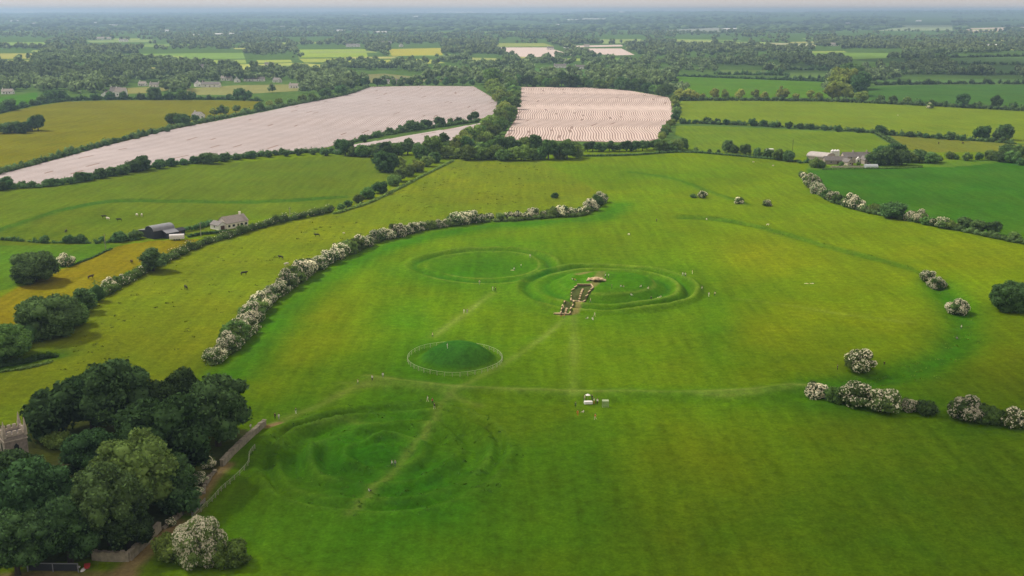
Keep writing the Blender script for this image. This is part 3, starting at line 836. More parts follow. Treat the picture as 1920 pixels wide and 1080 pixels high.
# ------------------------------------------------------------------ hawthorn hedge across the hill
def hawthorn_run(P, n, r0, r1, where, group, green=.12, jy=1.5, hs=1.0):
    pts = along(P, n)
    for k, (x, y) in enumerate(pts):
        f = k / max(1, n - 1)
        r_ = (r0 + (r1 - r0) * f) * random.uniform(.62, 1.24)
        if random.random() < green:
            tree(x, y, r_, f'{ordinal(k + 1)} bush {where}, leafy with no blossom', 'mid', 'bush', group, hs=hs * random.uniform(.9, 1.2))
        else:
            tree(x + random.uniform(-1.5, 1.5), y + random.uniform(-jy, jy), r_, f'{ordinal(k + 1)} bush {where}, in cream blossom', 'hawthorn', 'bush', group, hs=hs * random.uniform(.9, 1.25))
hawthorn_run(HEDGE3, 64, 23, 10.5, 'from the churchyard end of the long flowering hedge', 'hawthorns of the long flowering hedge', .14)
hedge([(x, y + 1) for x, y in HEDGE3], 4.0, 2.2, 'dark leafy undergrowth running beneath the long flowering hawthorn hedge', 'leaf_hawthorn')
# hawthorns standing by themselves or in short rows
for x, y, r_, mk, l in (
        (1527, 745, 23, 'hawthorn', 'cream hawthorn at the path end of the short flowering row'),
        (1568, 752, 21, 'mid', 'green leafy bush between two flowering hawthorns of the short row'),
        (1605, 757, 31, 'hawthorn', 'broad cream hawthorn in the middle of the short flowering row'),
        (1655, 768, 31, 'hawthorn', 'greyish cream hawthorn beside a pinkish one in the short row'),
        (1702, 768, 17, 'hawthorn', 'narrow pinkish hawthorn before the dark bush of the short row'),
        (1735, 775, 21, 'dark', 'dark green bush closing the short flowering row by the gap'),
        (1812, 786, 30, 'hawthorn', 'large pale hawthorn just past the gap in the row'),
        (1855, 793, 24, 'mid', 'half green hawthorn after the gap, second past it'),
        (1905, 800, 27, 'hawthorn', 'cream hawthorn cut by the frame past the gap'),
        (1612, 694, 27, 'hawthorn', 'lone round hawthorn in the grassy ditch above the short row'),
        (1740, 528, 17, 'hawthorn', 'upper of two touching hawthorns on the old bank'),
        (1756, 541, 17, 'hawthorn', 'lower of two touching hawthorns on the old bank'),
        (1793, 588, 20, 'hawthorn', 'pinkish hawthorn near the dark spreading tree'),
        (1316, 371, 9, 'hawthorn', 'small hawthorn on the far bank, first of three'),
        (1386, 381, 9, 'hawthorn', 'small round hawthorn on the far bank, middle of three'),
        (1438, 386, 9, 'hawthorn', 'small pinkish hawthorn on the far bank, last of three'),
        (125, 497, 16, 'hawthorn', 'small hawthorn beside the big round tree in the pasture'),
        (55, 527, 13, 'hawthorn', 'white flowering shrub in front of the big round tree'),
        (1743, 203, 7, 'hawthorn', 'tiny white hawthorn alone in the long bright pasture'),
        (1300, 371, 6, 'mid', 'low green bush by the first small hawthorn'),
        (1040, 371, 8, 'dark', 'small dark bush alone above the end of the flowering hedge')):
    tree(x, y, r_, l, mk, 'bush', None if mk == 'dark' else 'hawthorns standing in the open', hs=random.uniform(.86, 1.0), rad_m=None)
# the big hawthorn in the corner, white in the middle and green at both sides
tree(376, 1050, 46, 'large hawthorn heavy with white blossom beside the stone wall', 'hawthorn', 'bush', 'hawthorns standing in the open', hs=1.25)
tree(322, 1046, 34, 'green leafy bush between the big white hawthorn and the wall', 'light', 'bush', hs=1.0)
tree(434, 1058, 34, 'open green bush on the field side of the big white hawthorn', 'light', 'bush', hs=.9)
for x, y, r_, l in ((392, 876, 13, 'small pale flowering shrub behind the stone wall'), (375, 905, 14, 'cream flowering shrub where the stone wall is broken'), (372, 925, 9, 'small cream shrub by the broken wall stub'), (322, 985, 10, 'pale flowering shrub at the corner of the wall')):
    tree(x, y, r_, l, 'hawthorn', 'bush', 'flowering shrubs along the churchyard wall')

# ------------------------------------------------------------------ churchyard trees
BIG = [
    (105, 772, 62, 'grove', 'low', .95, 'dark broad tree at the back of the churchyard beyond the tower'),
    (168, 745, 52, 'grove', 'round', 1.0, 'dark narrow tree behind the bare gap in the churchyard grove'),
    (222, 735, 66, 'grove', 'round', 1.0, 'tallest dark tree at the top of the churchyard grove'),
    (330, 742, 56, 'grove', 'round', .95, 'dark tree at the back edge of the grove by the pasture'),
    (404, 762, 64, 'grove', 'round', 1.0, 'big dark tree nearest the head of the stone wall'),
    (305, 812, 84, 'grove', 'round', .95, 'wide dark tree in the middle of the churchyard grove'),
    (248, 885, 80, 'mid', 'round', .95, 'broad olive topped tree just past the church tower'),
    (312, 900, 52, 'grove', 'round', 1.0, 'dark tree leaning towards the broken churchyard wall'),
    (62, 932, 76, 'grove', 'round', 1.0, 'big tree standing in front of the church tower'),
    (200, 940, 70, 'dark', 'round', 1.05, 'rounded mid green tree in the front of the grove'),
    (125, 985, 66, 'grove', 'round', .95, 'dark tree above the metal gate'),
    (25, 1010, 62, 'grove', 'round', 1.0, 'dark tree in the bottom corner of the picture'),
    (175, 850, 52, 'grove', 'round', .95, 'dark tree in the heart of the grove past the tower'), (338, 935, 40, 'grove', 'low', 1.0, 'low dark tree overhanging the broken wall'),
    (238, 985, 48, 'grove', 'round', .9, 'smaller dark tree beside the corner of the wall'),
    (28, 898, 58, 'grove', 'round', .95, 'dark tree hiding the foot of the church tower'),
    (-50, 900, 66, 'grove', 'round', 1.0, 'dark tree cut by the frame beside the tower'),
]
for x, y, r_, mk, sh, h, l in BIG:
    tree(x, y, r_, l, mk, sh, 'churchyard trees', name='beech_tree', hs=h, by_crown=True)
tree(108, 838, 24, 'small light green shrub under the grove near the tower', 'light', 'bush', hs=.9)
# ------------------------------------------------------------------ other single trees near the hill
for x, y, r_, mk, sh, h, l in (
        (66, 528, 42, 'dark', 'low', .85, 'big round dark tree standing alone in the pasture corner'),
        (1893, 582, 34, 'dark', 'low', 1.0, 'dark spreading tree with a bare trunk at the frame edge'),
        (288, 508, 27, 'dark', 'round', .75, 'round dark tree standing up out of the long leafy hedge'),
        (160, 585, 24, 'dark', 'tall', .65, 'narrow dark tree in the hedge below the golden field'),
        (95, 628, 55, 'dark', 'low', .85, 'wide dark tree mass in the hedge at the frame edge'),
        (20, 668, 44, 'mid', 'low', .85, 'leafy tree at the low end of the long leafy hedge'),
        (130, 612, 34, 'mid', 'low', .8, 'leafy tree between the wide and the narrow dark trees'),
        (1672, 408, 25, 'dark', 'low', .75, 'large dark bush in the hedge below the farm'),
        (1808, 430, 13, 'dark', 'round', .9, 'dark tree in the right hedge, first of three close together'),
        (1832, 436, 14, 'dark', 'round', .85, 'dark tree in the right hedge, middle of three close together'),
        (1862, 440, 14, 'dark', 'round', .9, 'dark tree in the right hedge, last of three close together'),
        (1640, 398, 13, 'mid', 'low', .8, 'mid green bush before the large dark bush in the hedge'),
        (1900, 452, 14, 'mid', 'low', .8, 'mid green bush where the right hedge meets the frame')):
    tree(x, y, r_, l, mk, sh, 'trees standing in the hedges of the hill', hs=h)

# ------------------------------------------------------------------ long leafy hedge left of the hill, and the lane trees above it
hedge([(185, 560), (220, 540), (270, 512), (310, 492), (360, 468), (420, 448), (500, 424), (560, 410), (625, 396)], 5.0, 3.0, 'long leafy hedge with scattered blossom below the bungalow', 'leaf_mid', rag=.5, blossom=.16)
hedge([(-60, 700), (0, 672), (60, 640), (130, 600), (185, 562)], 6.0, 5.0, 'tall overgrown end of the long leafy hedge under dark trees', 'leaf_dark', rag=.5)
hawthorn_run([(200, 545), (240, 525), (275, 505)], 6, 11, 9, 'up the slope from the narrow dark tree', 'pale bushes in the leafy hedge', .45)
for k, (x, y, r_, mk, sh) in enumerate([(640, 394, 9, 'mid', 'low'), (652, 388, 9, 'dark', 'low'), (672, 380, 11, 'mid', 'low'), (690, 372, 15, 'mid', 'low'), (714, 362, 16, 'dark', 'low'), (738, 348, 15, 'mid', 'low'),
                                        (752, 340, 14, 'mid', 'round'), (762, 330, 16, 'light', 'low'), (782, 322, 16, 'light', 'low'), (800, 312, 14, 'mid', 'low'), (815, 305, 13, 'dark', 'low'), (722, 322, 25, 'dark', 'low'), (748, 312, 14, 'light', 'low'), (790, 298, 18, 'mid', 'low')]):
    tree(x, y, r_, f'{ordinal(k + 1)} lane tree up the slope past the bungalow hedge', mk, sh, 'trees along the sunken lane', hs=.9)
hedge([(625, 402), (690, 382), (740, 358), (790, 332), (850, 302)], 2.0, 1.4, 'thin pale hedge along the field side of the sunken lane', 'leaf_light', blossom=.1)
hedge([(-60, 452), (0, 449), (70, 454), (130, 455), (200, 456), (262, 450)], 2.2, 1.6, 'low hedge line behind the big round tree', 'leaf_dark', rag=.6, gap=.15)
for k, (x, y, r_) in enumerate([(84, 455, 9), (130, 455, 11), (152, 455, 11), (192, 452, 6), (224, 453, 13), (254, 448, 13)]):
    tree(x, y, r_, f'{ordinal(k + 1)} dark shrub along the low hedge towards the barn', 'dark', 'bush', 'shrubs in the low hedge by the barn', hs=1.1)
hedge([(128, 503), (170, 486), (210, 468)], 1.2, .8, 'thin hedge line along the top of the golden field', 'leaf_dark', rag=.4)
hedge([(352, 446), (390, 440), (430, 436)], 2.0, 1.6, 'clipped dark hedge in front of the bungalow', 'leaf_dark', rag=.1)
hedge([(345, 437), (372, 430), (398, 421)], 2.4, 3.0, 'clipped garden hedge between barn and bungalow', 'leaf_dark', rag=.08)
# rushes in the small ditch by the grove
hedge([(-20, 686), (10, 679), (40, 674)], 3.0, 1.2, 'dark rushes in the small ditch, lower clump', 'rush')
hedge([(48, 673), (70, 667), (102, 661)], 3.2, 1.2, 'dark rushes in the small ditch, upper clump', 'rush')
hedge([(0, 696), (50, 690), (95, 678)], 2.4, .6, 'low nettles on the rim of the small ditch', 'leaf_mid')

# ------------------------------------------------------------------ hedge from the farm down the right side
hawthorn_run([(1505, 330), (1516, 345), (1534, 362), (1556, 375), (1585, 386), (1625, 397)], 14, 12, 13, 'down the hedge from the stone farm', 'hawthorns of the farm hedge', .12)
hawthorn_run([(1700, 412), (1722, 418), (1752, 424), (1790, 430)], 6, 14, 13, 'past the large dark bush in the farm hedge', 'hawthorns of the farm hedge', .2)
hedge([(1503, 328), (1520, 350), (1556, 376), (1625, 398), (1700, 414), (1790, 432), (1860, 446), (1930, 460)], 3.6, 2.6, 'dark lower growth of the hedge running down from the stone farm', 'leaf_dark', rag=.5)
# back boundary of the hill field
hedge([(1085, 294), (1180, 292), (1280, 286), (1380, 293), (1500, 304)], 2.4, 1.8, 'low dark boundary hedge behind the hill field', 'leaf_dark', rag=.25)
tree_line([(640, 292), (700, 294), (770, 290)], 9, 10, 15, 'from the west in the tree belt under the sliver field', 'trees of the belt behind the lane', [('dark', 'low'), ('dark', 'round'), ('mid', 'low')])
tree_line([(800, 296), (870, 299), (960, 300), (1090, 297)], 17, 13, 19, 'from the lane in the thick belt behind the hill field', 'trees of the belt behind the hill field', [('mid', 'low'), ('mid', 'round'), ('light', 'low'), ('light', 'low')], 3, 2)
tree_line([(820, 280), (870, 284), (930, 286), (1000, 284), (1090, 284)], 17, 10, 16, 'from the west in the rear rank of the thick belt', 'trees of the belt behind the hill field', [('dark', 'round'), ('mid', 'low')], 3, 2)
tree_line([(1095, 284), (1180, 284), (1240, 280)], 14, 7.5, 11, 'in the belt below the squarish striped field', 'trees below the squarish striped field', [('dark', 'round'), ('dark', 'low'), ('dark', 'round')], 2, 1)
tree_line([(1235, 284), (1262, 283), (1285, 281)], 5, 12, 14, 'of the light green clump at the belt end', 'light clump at the belt end', [('mid', 'low'), ('mid', 'low')], 2, 1)
# belt between the two striped fields
tree_line([(925, 150), (925, 172), (945, 196), (945, 222), (915, 245), (880, 268), (858, 288)], 22, 13, 17, 'up the tree belt between the striped fields, west side', 'trees of the belt between the striped fields', [('mid', 'low'), ('light', 'low'), ('mid', 'round'), ('light', 'low')], 4, 2)
tree_line([(950, 150), (958, 172), (962, 196), (958, 220), (935, 248), (905, 272), (890, 286)], 20, 10, 15, 'up the tree belt between the striped fields, east side', 'trees of the belt between the striped fields', [('mid', 'low'), ('light', 'low'), ('mid', 'round')], 3, 2)
# hedges and trees round the striped fields
hedge([(-60, 343), (0, 326), (213, 268), (333, 240), (480, 210), (640, 180), (690, 164)], 5.0, 4.0, 'dark hedge along the upper edge of the long striped field', 'leaf_dark', rag=.5)
tree_line([(0, 325), (120, 295), (210, 270), (300, 250), (320, 243)], 17, 4, 8, 'going up the hedge above the long striped field', 'bushes above the long striped field', [('dark', 'bush'), ('dark', 'low')], 3, 1)
for k, (x, y, r_, mk, sh) in enumerate([(326, 234, 15, 'mid', 'low'), (342, 236, 15, 'dark', 'low'), (365, 230, 8, 'dark', 'round'), (394, 224, 6, 'mid', 'low'), (402, 218, 8, 'light', 'round'), (414, 218, 8, 'mid', 'tall'), (424, 217, 9, 'light', 'round'), (442, 212, 9, 'mid', 'round'), (459, 210, 5, 'mid', 'round'), (487, 208, 11, 'mid', 'low'), (505, 203, 9, 'light', 'low'), (522, 199, 9, 'light', 'low'), (545, 196, 8, 'mid', 'low'), (565, 193, 10, 'light', 'low'), (585, 190, 10, 'mid', 'low'), (612, 184, 12, 'dark', 'low'), (640, 179, 12, 'dark', 'low')]):
    tree(x, y, r_, f'{ordinal(k + 1)} tree past the cottage on the upper edge of the long striped field', mk, sh, 'trees past the cottage', hs=.95)
hedge([(-60, 364), (0, 356), (123, 346), (283, 314), (367, 306), (493, 293), (590, 286), (640, 290)], 5.5, 3.4, 'dark hedge along the lower edge of the long striped field', 'leaf_dark', rag=.6)
for k, (x, y, r_, sh) in enumerate([(5, 357, 11, 'low'), (14, 354, 13, 'round'), (42, 351, 9, 'low'), (60, 350, 8, 'low'), (92, 349, 11, 'low'), (104, 347, 10, 'low'), (132, 345, 10, 'low'), (150, 341, 13, 'low'), (165, 339, 11, 'low'), (190, 334, 13, 'low'), (212, 330, 12, 'low'), (232, 327, 13, 'low'), (250, 322, 17, 'low'), (268, 319, 19, 'low'), (300, 316, 12, 'low'), (322, 312, 11, 'low'), (345, 309, 9, 'low'), (366, 307, 9, 'round'), (382, 307, 11, 'round'), (397, 307, 16, 'low'), (420, 303, 11, 'low'), (445, 300, 9, 'low'), (470, 297, 11, 'low'), (503, 295, 10, 'low'), (535, 293, 9, 'low'), (560, 291, 9, 'low'), (585, 290, 8, 'low'), (610, 292, 10, 'low')]):
    tree(x, y, r_, f'{ordinal(k + 1)} bushy tree along the lower edge of the long striped field', 'dark', sh, 'bushy trees below the long striped field', hs=.85)
hedge([(640, 272), (700, 258), (770, 246), (840, 236), (900, 228)], 4.5, 3.2, 'hedge between the long striped field and the sliver field', 'leaf_dark', rag=.5)
for k, (x, y, r_, sh) in enumerate([(640, 284, 14, 'low'), (655, 280, 12, 'low'), (682, 266, 9, 'low'), (705, 258, 8, 'low'), (730, 252, 9, 'low'), (752, 248, 9, 'low'), (770, 245, 12, 'low'), (786, 243, 10, 'low'), (800, 240, 11, 'low'), (824, 237, 11, 'low'), (845, 233, 8, 'low'), (860, 231, 8, 'low'), (880, 228, 7, 'round'), (889, 226, 9, 'round')]):
    tree(x, y, r_, f'{ordinal(k + 1)} tree from the west between striped field and sliver field', 'dark', sh, 'trees between the two western striped fields', hs=.95)
tree_line([(655, 292), (700, 289), (760, 284), (820, 280)], 12, 9, 13, 'on the lower edge of the sliver field', 'trees below the sliver field', [('dark', 'low'), ('mid', 'low')], 3, 1)
tree_line([(1262, 186), (1270, 205), (1262, 228), (1248, 252), (1236, 268)], 13, 7.5, 10, 'down the east side of the squarish striped field', 'trees east of the squarish striped field', [('light', 'low'), ('mid', 'low'), ('dark', 'low')], 3, 2)
tree_line([(965, 161), (1040, 163), (1110, 164), (1180, 169), (1256, 182)], 22, 9, 15, 'along the top of the squarish striped field', 'trees above the squarish striped field', [('dark', 'round'), ('dark', 'low'), ('mid', 'low')], 3, 1.5)
tree_line([(650, 166), (720, 161), (800, 159), (890, 160)], 15, 6, 11, 'along the top of the long striped field', 'trees above the long striped field', [('dark', 'low'), ('mid', 'low'), ('dark', 'round')], 3, 1)
# trees at the golden meadow
tree_line([(0, 250), (40, 248), (78, 245)], 7, 11, 16, 'of the dark copse standing in the golden meadow', 'dark copse in the golden meadow', [('dark', 'low'), ('dark', 'round')], 2, 2)
hedge([(-60, 232), (0, 212), (60, 198), (125, 190), (220, 187), (400, 187), (490, 190)], 6.0, 4.5, 'dark hedge along the top of the golden meadow', 'leaf_dark', rag=.5)
for k, (x, y, r_) in enumerate([(6, 210, 8), (18, 207, 14), (42, 202, 8), (60, 198, 7), (80, 194, 10), (96, 191, 13), (115, 188, 12), (178, 188, 8), (208, 187, 10), (232, 187, 10), (264, 187, 8), (290, 187, 14), (318, 187, 9), (340, 187, 12), (360, 186, 9), (392, 187, 6), (430, 187, 7), (450, 186, 12), (466, 186, 10)]):
    tree(x, y, r_, f'{ordinal(k + 1)} dark tree from the west along the top of the golden meadow', 'dark', 'low', 'trees above the golden meadow', hs=1.0)
# right of the striped fields
hedge([(1275, 231), (1340, 233), (1450, 238), (1560, 244), (1650, 251), (1700, 256), (1800, 262), (1905, 270)], 4.5, 4.0, 'dark hedge across the pasture behind the farm', 'leaf_dark', rag=.55, gap=.06)
for k, (x, y, r_) in enumerate([(1279, 232, 7), (1292, 232, 5), (1304, 232, 5), (1325, 232, 8), (1345, 233, 7), (1360, 234, 7), (1375, 234, 5), (1410, 236, 9), (1430, 237, 8), (1450, 239, 6), (1480, 241, 8), (1500, 242, 7), (1520, 243, 7), (1548, 245, 6), (1570, 247, 8), (1610, 249, 6), (1650, 252, 11), (1672, 254, 7), (1706, 257, 7), (1735, 259, 6), (1760, 261, 7), (1782, 262, 10), (1805, 264, 7), (1842, 262, 17), (1868, 262, 10), (1884, 262, 17)]):
    tree(x, y, r_, f'{ordinal(k + 1)} tree along the dark hedge across the pasture behind the farm', 'dark', 'low', 'trees of the hedge behind the farm', hs=1.0)
hedge([(1636, 247), (1655, 258), (1672, 268), (1692, 280)], 4.0, 3.0, 'narrow trimmed hedge running up between two pastures', 'leaf_dark', rag=.05)
hedge([(1270, 189), (1400, 189), (1560, 191), (1700, 197), (1800, 202), (1930, 209)], 5.5, 5.0, 'dark hedge below the row of sunlit trees', 'leaf_dark', rag=.4)
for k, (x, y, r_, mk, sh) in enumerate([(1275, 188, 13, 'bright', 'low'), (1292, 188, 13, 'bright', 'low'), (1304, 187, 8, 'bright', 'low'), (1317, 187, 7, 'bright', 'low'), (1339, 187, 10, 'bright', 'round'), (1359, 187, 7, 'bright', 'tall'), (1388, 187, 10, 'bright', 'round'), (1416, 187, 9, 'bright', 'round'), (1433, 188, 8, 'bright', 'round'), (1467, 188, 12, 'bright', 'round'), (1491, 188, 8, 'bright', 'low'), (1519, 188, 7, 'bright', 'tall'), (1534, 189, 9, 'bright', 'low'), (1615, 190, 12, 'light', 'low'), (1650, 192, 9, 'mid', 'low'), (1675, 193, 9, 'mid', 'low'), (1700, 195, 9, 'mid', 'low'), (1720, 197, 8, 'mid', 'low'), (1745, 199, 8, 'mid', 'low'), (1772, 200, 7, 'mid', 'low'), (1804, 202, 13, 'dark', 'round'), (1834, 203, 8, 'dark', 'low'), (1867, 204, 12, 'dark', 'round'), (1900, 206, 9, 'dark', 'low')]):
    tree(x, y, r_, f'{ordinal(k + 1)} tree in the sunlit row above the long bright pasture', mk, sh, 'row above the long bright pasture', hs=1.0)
for k, (x, y, r_, mk) in enumerate([(1560, 189, 15, 'bright'), (1572, 187, 18, 'bright'), (1586, 188, 15, 'bright'), (1568, 178, 20, 'bright'), (1584, 177, 19, 'bright'), (1578, 168, 20, 'bright'), (1592, 166, 18, 'bright'), (1598, 178, 17, 'dark'), (1610, 180, 18, 'dark'), (1606, 166, 19, 'dark'), (1590, 156, 18, 'mid'), (1618, 168, 15, 'dark')]):  # lit west side and shaded east side put into the leaf colours
    tree(x, y, r_, f'{ordinal(k + 1)} tall tree of the avenue clump, counted from its near end', mk, 'round', 'avenue clump', hs=1.05)
for P_, l_ in (([(1640, 160), (1780, 158), (1930, 158)], 'far hedge along the near side of the dim fields'), ([(1600, 137), (1700, 139), (1930, 140)], 'second far hedge across the dim fields'), ([(1690, 122), (1800, 121), (1930, 122)], 'third far hedge across the dim fields'), ([(1470, 149), (1620, 152)], 'short far hedge west of the avenue clump'), ([(1340, 140), (1480, 142)], 'far hedge behind the smooth green field'), ([(1690, 109), (1800, 108), (1930, 106)], 'far hedge under the dark wooded rise'), ([(1440, 131), (1600, 133)], 'far hedge between two pale strips')):
    hedge(P_, 7.0, 6.5, l_, 'leaf_dark', rag=.7, gap=.08)
hedge([(1262, 143), (1400, 148), (1560, 154)], 5.0, 4.0, 'dark hedge on the far side of the smooth green field', 'leaf_dark', rag=.5)
for k, (x, y, r_) in enumerate([(1365, 285, 12), (1377, 287, 9), (1398, 289, 11), (1420, 294, 10), (1440, 296, 10), (1460, 300, 12), (1478, 303, 12), (1305, 284, 5), (1330, 286, 4), (1347, 287, 4)]):
    tree(x, y, r_, f'{ordinal(k + 1)} tree on the boundary hedge by the farm', 'mid' if k % 3 else 'dark', 'low', 'trees on the boundary by the farm', hs=1.1)
for k, (x, y, r_, mk) in enumerate([(1640, 309, 17, 'dark'), (1662, 309, 20, 'dark'), (1690, 309, 18, 'dark'), (1652, 302, 18, 'dark'), (1680, 300, 19, 'dark'), (1708, 305, 14, 'mid'), (1724, 304, 16, 'dark'), (1745, 306, 14, 'mid'), (1758, 304, 9, 'mid')]):
    tree(x, y, r_, f'{ordinal(k + 1)} tree in the dark grove beside the stone farm', mk, 'low', 'grove beside the stone farm', hs=.95)
for k, (x, y, r_) in enumerate([(1780, 298, 9), (1792, 299, 6), (1812, 301, 10), (1836, 300, 9), (1858, 300, 12), (1875, 303, 13), (1895, 305, 14), (1888, 292, 14), (1908, 294, 14), (1916, 310, 9)]):
    tree(x, y, r_, f'{ordinal(k + 1)} tree east of the farm grove towards the frame edge', 'dark' if k % 2 else 'mid', 'low', 'trees east of the farm grove', hs=1.0)
hedge([(1540, 318), (1600, 317), (1680, 316), (1730, 314)], 1.4, 1.0, 'thin fence hedge below the stone farm', 'leaf_mid', rag=.2)
hedge([(1495, 306), (1520, 306), (1545, 312)], 3.0, 2.2, 'dark shrubs round the stone farm yard', 'leaf_dark', rag=.5)
for k, (x, y, r_) in enumerate([(1528, 314, 11), (1540, 315, 8), (1609, 310, 4), (1577, 311, 5)]):
    tree(x, y, r_, f'{ordinal(k + 1)} garden shrub in front of the stone farm', 'mid', 'bush', 'garden shrubs of the stone farm', hs=1.2)

# ------------------------------------------------------------------ buildings
M['slate'] = mat_plain('slate_roof', (.155, .140, .130), .7, .18, .8)
M['slate_brown'] = mat_plain('brown_roof_tiles', (.27, .235, .205), .75, .15, 1.2)
M['render'] = mat_plain('cream_render', (.86, .80, .68), .85, .05, .6)
M['white'] = mat_plain('white_render', (.86, .84, .80), .8, .05, .5)
M['stone'] = mat_plain('grey_stone', (.30, .26, .22), .9, .30, 1.6, .4)
M['stone_pale'] = mat_plain('pale_stone', (.46, .40, .32), .9, .28, 1.4, .4)
M['pane'] = mat_plain('window_pane', (.03, .035, .04), .15)
M['door'] = mat_plain('painted_door', (.10, .05, .035), .5)
M['black_tin'] = mat_plain('dark_painted_tin', (.028, .032, .040), .5, .15, .7)
M['grey_tin'] = mat_plain('grey_galvanised_tin', (.22, .225, .24), .6, .12, .5)
M['pale_tin'] = mat_plain('pale_galvanised_tin', (.42, .38, .35), .6, .15, .5)
M['plastic'] = mat_plain('white_plastic', (.72, .70, .68), .4, .12, .8)
M['timber'] = mat_plain('bleached_timber', (.50, .38, .22), .8, .22, 2.0)
M['wire'] = mat_plain('galvanised_wire', (.36, .44, .26), .6)
M['post'] = mat_plain('weathered_post', (.34, .34, .24), .85, .2, 3)
M['pole'] = mat_plain('creosoted_pole', (.07, .06, .05), .85)
M['red'] = mat_plain('red_plastic', (.42, .05, .04), .5)
def roof_slabs(root, w, l, h, rh, mat, over=.35, th=.22, name='roof'):
    b = MB()
    for s in (-1, 1):
        k = (w / 2 + over) / (w / 2)
        x0, z0 = s * (w / 2) * k, h - rh * (k - 1)
        b.prism([(0, h + rh + th), (x0, z0 + th), (x0, z0 + .02), (0, h + rh + .02)] if s > 0 else [(0, h + rh + .02), (x0, z0 + .02), (x0, z0 + th), (0, h + rh + th)], -l / 2 - over, l / 2 + over)
    return b.build(name, mat, root)
def gable(root, w, l, h, rh, wall, roof, chimneys=(), windows=(), doors=()):
    """ridge along local y; windows: (side, along, z, width, height) side in 'E','W' (long walls), 'N','S' (gables)"""
    hw = w / 2
    MB().prism([(-hw, 0), (hw, 0), (hw, h), (0, h + rh), (-hw, h)], -l / 2, l / 2).build('wall', M[wall], root)
    rf = roof_slabs(root, w, l, h, rh, M[roof])
    for cyy in chimneys:
        MB().box(0, cyy, h + rh + .5, .8, .9, 1.9).box(0, cyy, h + rh + 1.5, 1.0, 1.1, .18).build('chimney', M[wall], rf)
    for kind, items in (('window', windows), ('door', doors)):
        for side, a, z, ww, hh in items:
            b = MB()
            if side in 'EW':
                x = (hw + .02) * (1 if side == 'E' else -1); b.box(x, a, z, .10, ww, hh)
            else:
                y = (l / 2 + .02) * (1 if side == 'N' else -1); b.box(a, y, z, ww, .10, hh)
            o = b.build(kind, M['pane'] if kind == 'window' else M['door'], root)
            if kind == 'window' and ww > .9:
                s = MB()
                if side in 'EW': s.box(x, a, z - hh / 2 - .08, .22, ww + .2, .12)
                else: s.box(a, y, z - hh / 2 - .08, ww + .2, .22, .12)
                s.build('sill', M['white'], o)
    return root
def bld(name, px, py, rz_deg, label, group=None):
    p = place(px, py)
    e = empty(name, p, math.radians(rz_deg))
    tag(e, label, 'building', group)
    return e
# bungalow
e = bld('bungalow', 437, 425, -41, 'cream bungalow with brown tiled roof by the long leafy hedge'); e['category'] = 'house'
gable(e, 8.6, 13.5, 3.1, 3.0, 'render', 'slate_brown', chimneys=(4.6,), windows=[('E', -5.2, 1.6, 1.3, 1.2), ('E', -2.4, 1.6, 1.5, 1.2), ('E', 2.6, 1.6, 1.5, 1.2), ('E', 5.3, 1.6, 1.5, 1.2), ('S', 2.0, 1.6, 1.2, 1.2), ('S', -2.0, 1.6, 1.2, 1.2)], doors=[('E', .4, 1.1, 1.1, 2.1)])
e = bld('garage', 410, 429, -41 + 90, 'small pitched garage joined to the cream bungalow')
gable(e, 5.0, 7.5, 2.5, 1.6, 'white', 'slate', windows=[('W', 0, 1.5, 1.0, .9)], doors=[('S', 0, 1.1, 2.4, 2.1)])
# barrel-roofed barn with two lean-tos
e = bld('barrel_barn', 301, 444, -39, 'black tin barn with a rounded grey roof and lean-tos'); e['category'] = 'barn'
arc = [(3.6 * math.cos(t), 4.0 + 2.3 * math.sin(t)) for t in np.linspace(0, math.pi, 11)]
MB().prism([(-3.6, 0), (3.6, 0)] + arc, -6, 6).build('wall', M['black_tin'], e)
b = MB(); n = len(arc)
for k in range(n - 1):
    (x0, z0), (x1, z1) = arc[k], arc[k + 1]
    b.prism([(x0 * 1.04, z0 + .05), (x1 * 1.04, z1 + .05), (x1 * 1.06, z1 + .22), (x0 * 1.06, z0 + .22)], -6.25, 6.25)
b.build('roof', M['grey_tin'], e)
MB().prism([(3.7, 0), (7.4, 0), (7.4, 2.8), (3.7, 4.0)], -1.0, 5.6).build('lean_to', M['black_tin'], e)
MB().prism([(3.5, 4.10), (7.8, 2.73), (7.8, 2.93), (3.5, 4.32)], -1.3, 5.9).build('lean_to_roof', M['grey_tin'], e)
MB().prism([(-10.6, 0), (-3.7, 0), (-3.7, 3.9), (-10.6, 3.0)], -5.7, 5.0).build('lean_to', M['black_tin'], e)
MB().prism([(-10.9, 3.02), (-3.5, 3.98), (-3.5, 4.18), (-10.9, 3.22)], -5.9, 5.3).build('lean_to_roof', M['grey_tin'], e)
for a in (-1.55, 1.55): MB().box(a, -6.05, 2.0, 2.9, .1, 3.8).build('door', M['black_tin'], e)
e = bld('tin_shed', 333, 440, -39, 'small dark tin shed at the end of the barn'); e['category'] = 'shed'
gable(e, 4.5, 6.0, 2.4, 1.0, 'black_tin', 'black_tin', doors=[('E', 0, 1.1, 1.6, 2.1)])
# white wrapped stack beside the barn
e = empty('covered_trailer', place(332, 450), math.radians(-78)); tag(e, 'long white rounded trailer standing beside the black barn', 'trailer')
prof = [(-1.2, .7), (1.2, .7), (1.3, 1.6), (1.1, 2.6), (.55, 3.0), (-.55, 3.0), (-1.1, 2.6), (-1.3, 1.6)]
MB().prism(prof, -3.6, 3.6).build('body', M['plastic'], e)
for y in (-1.2, 0, 1.2):
    for s in (-1, 1): MB().tube((s * 1.05, y, .4), (s * 1.3, y, .4), .4, .4, 10).build('wheel', M['pole'], e)
MB().tube((0, 3.5, .75), (0, 5.0, .6), .09, .07).build('drawbar', M['pole'], e)
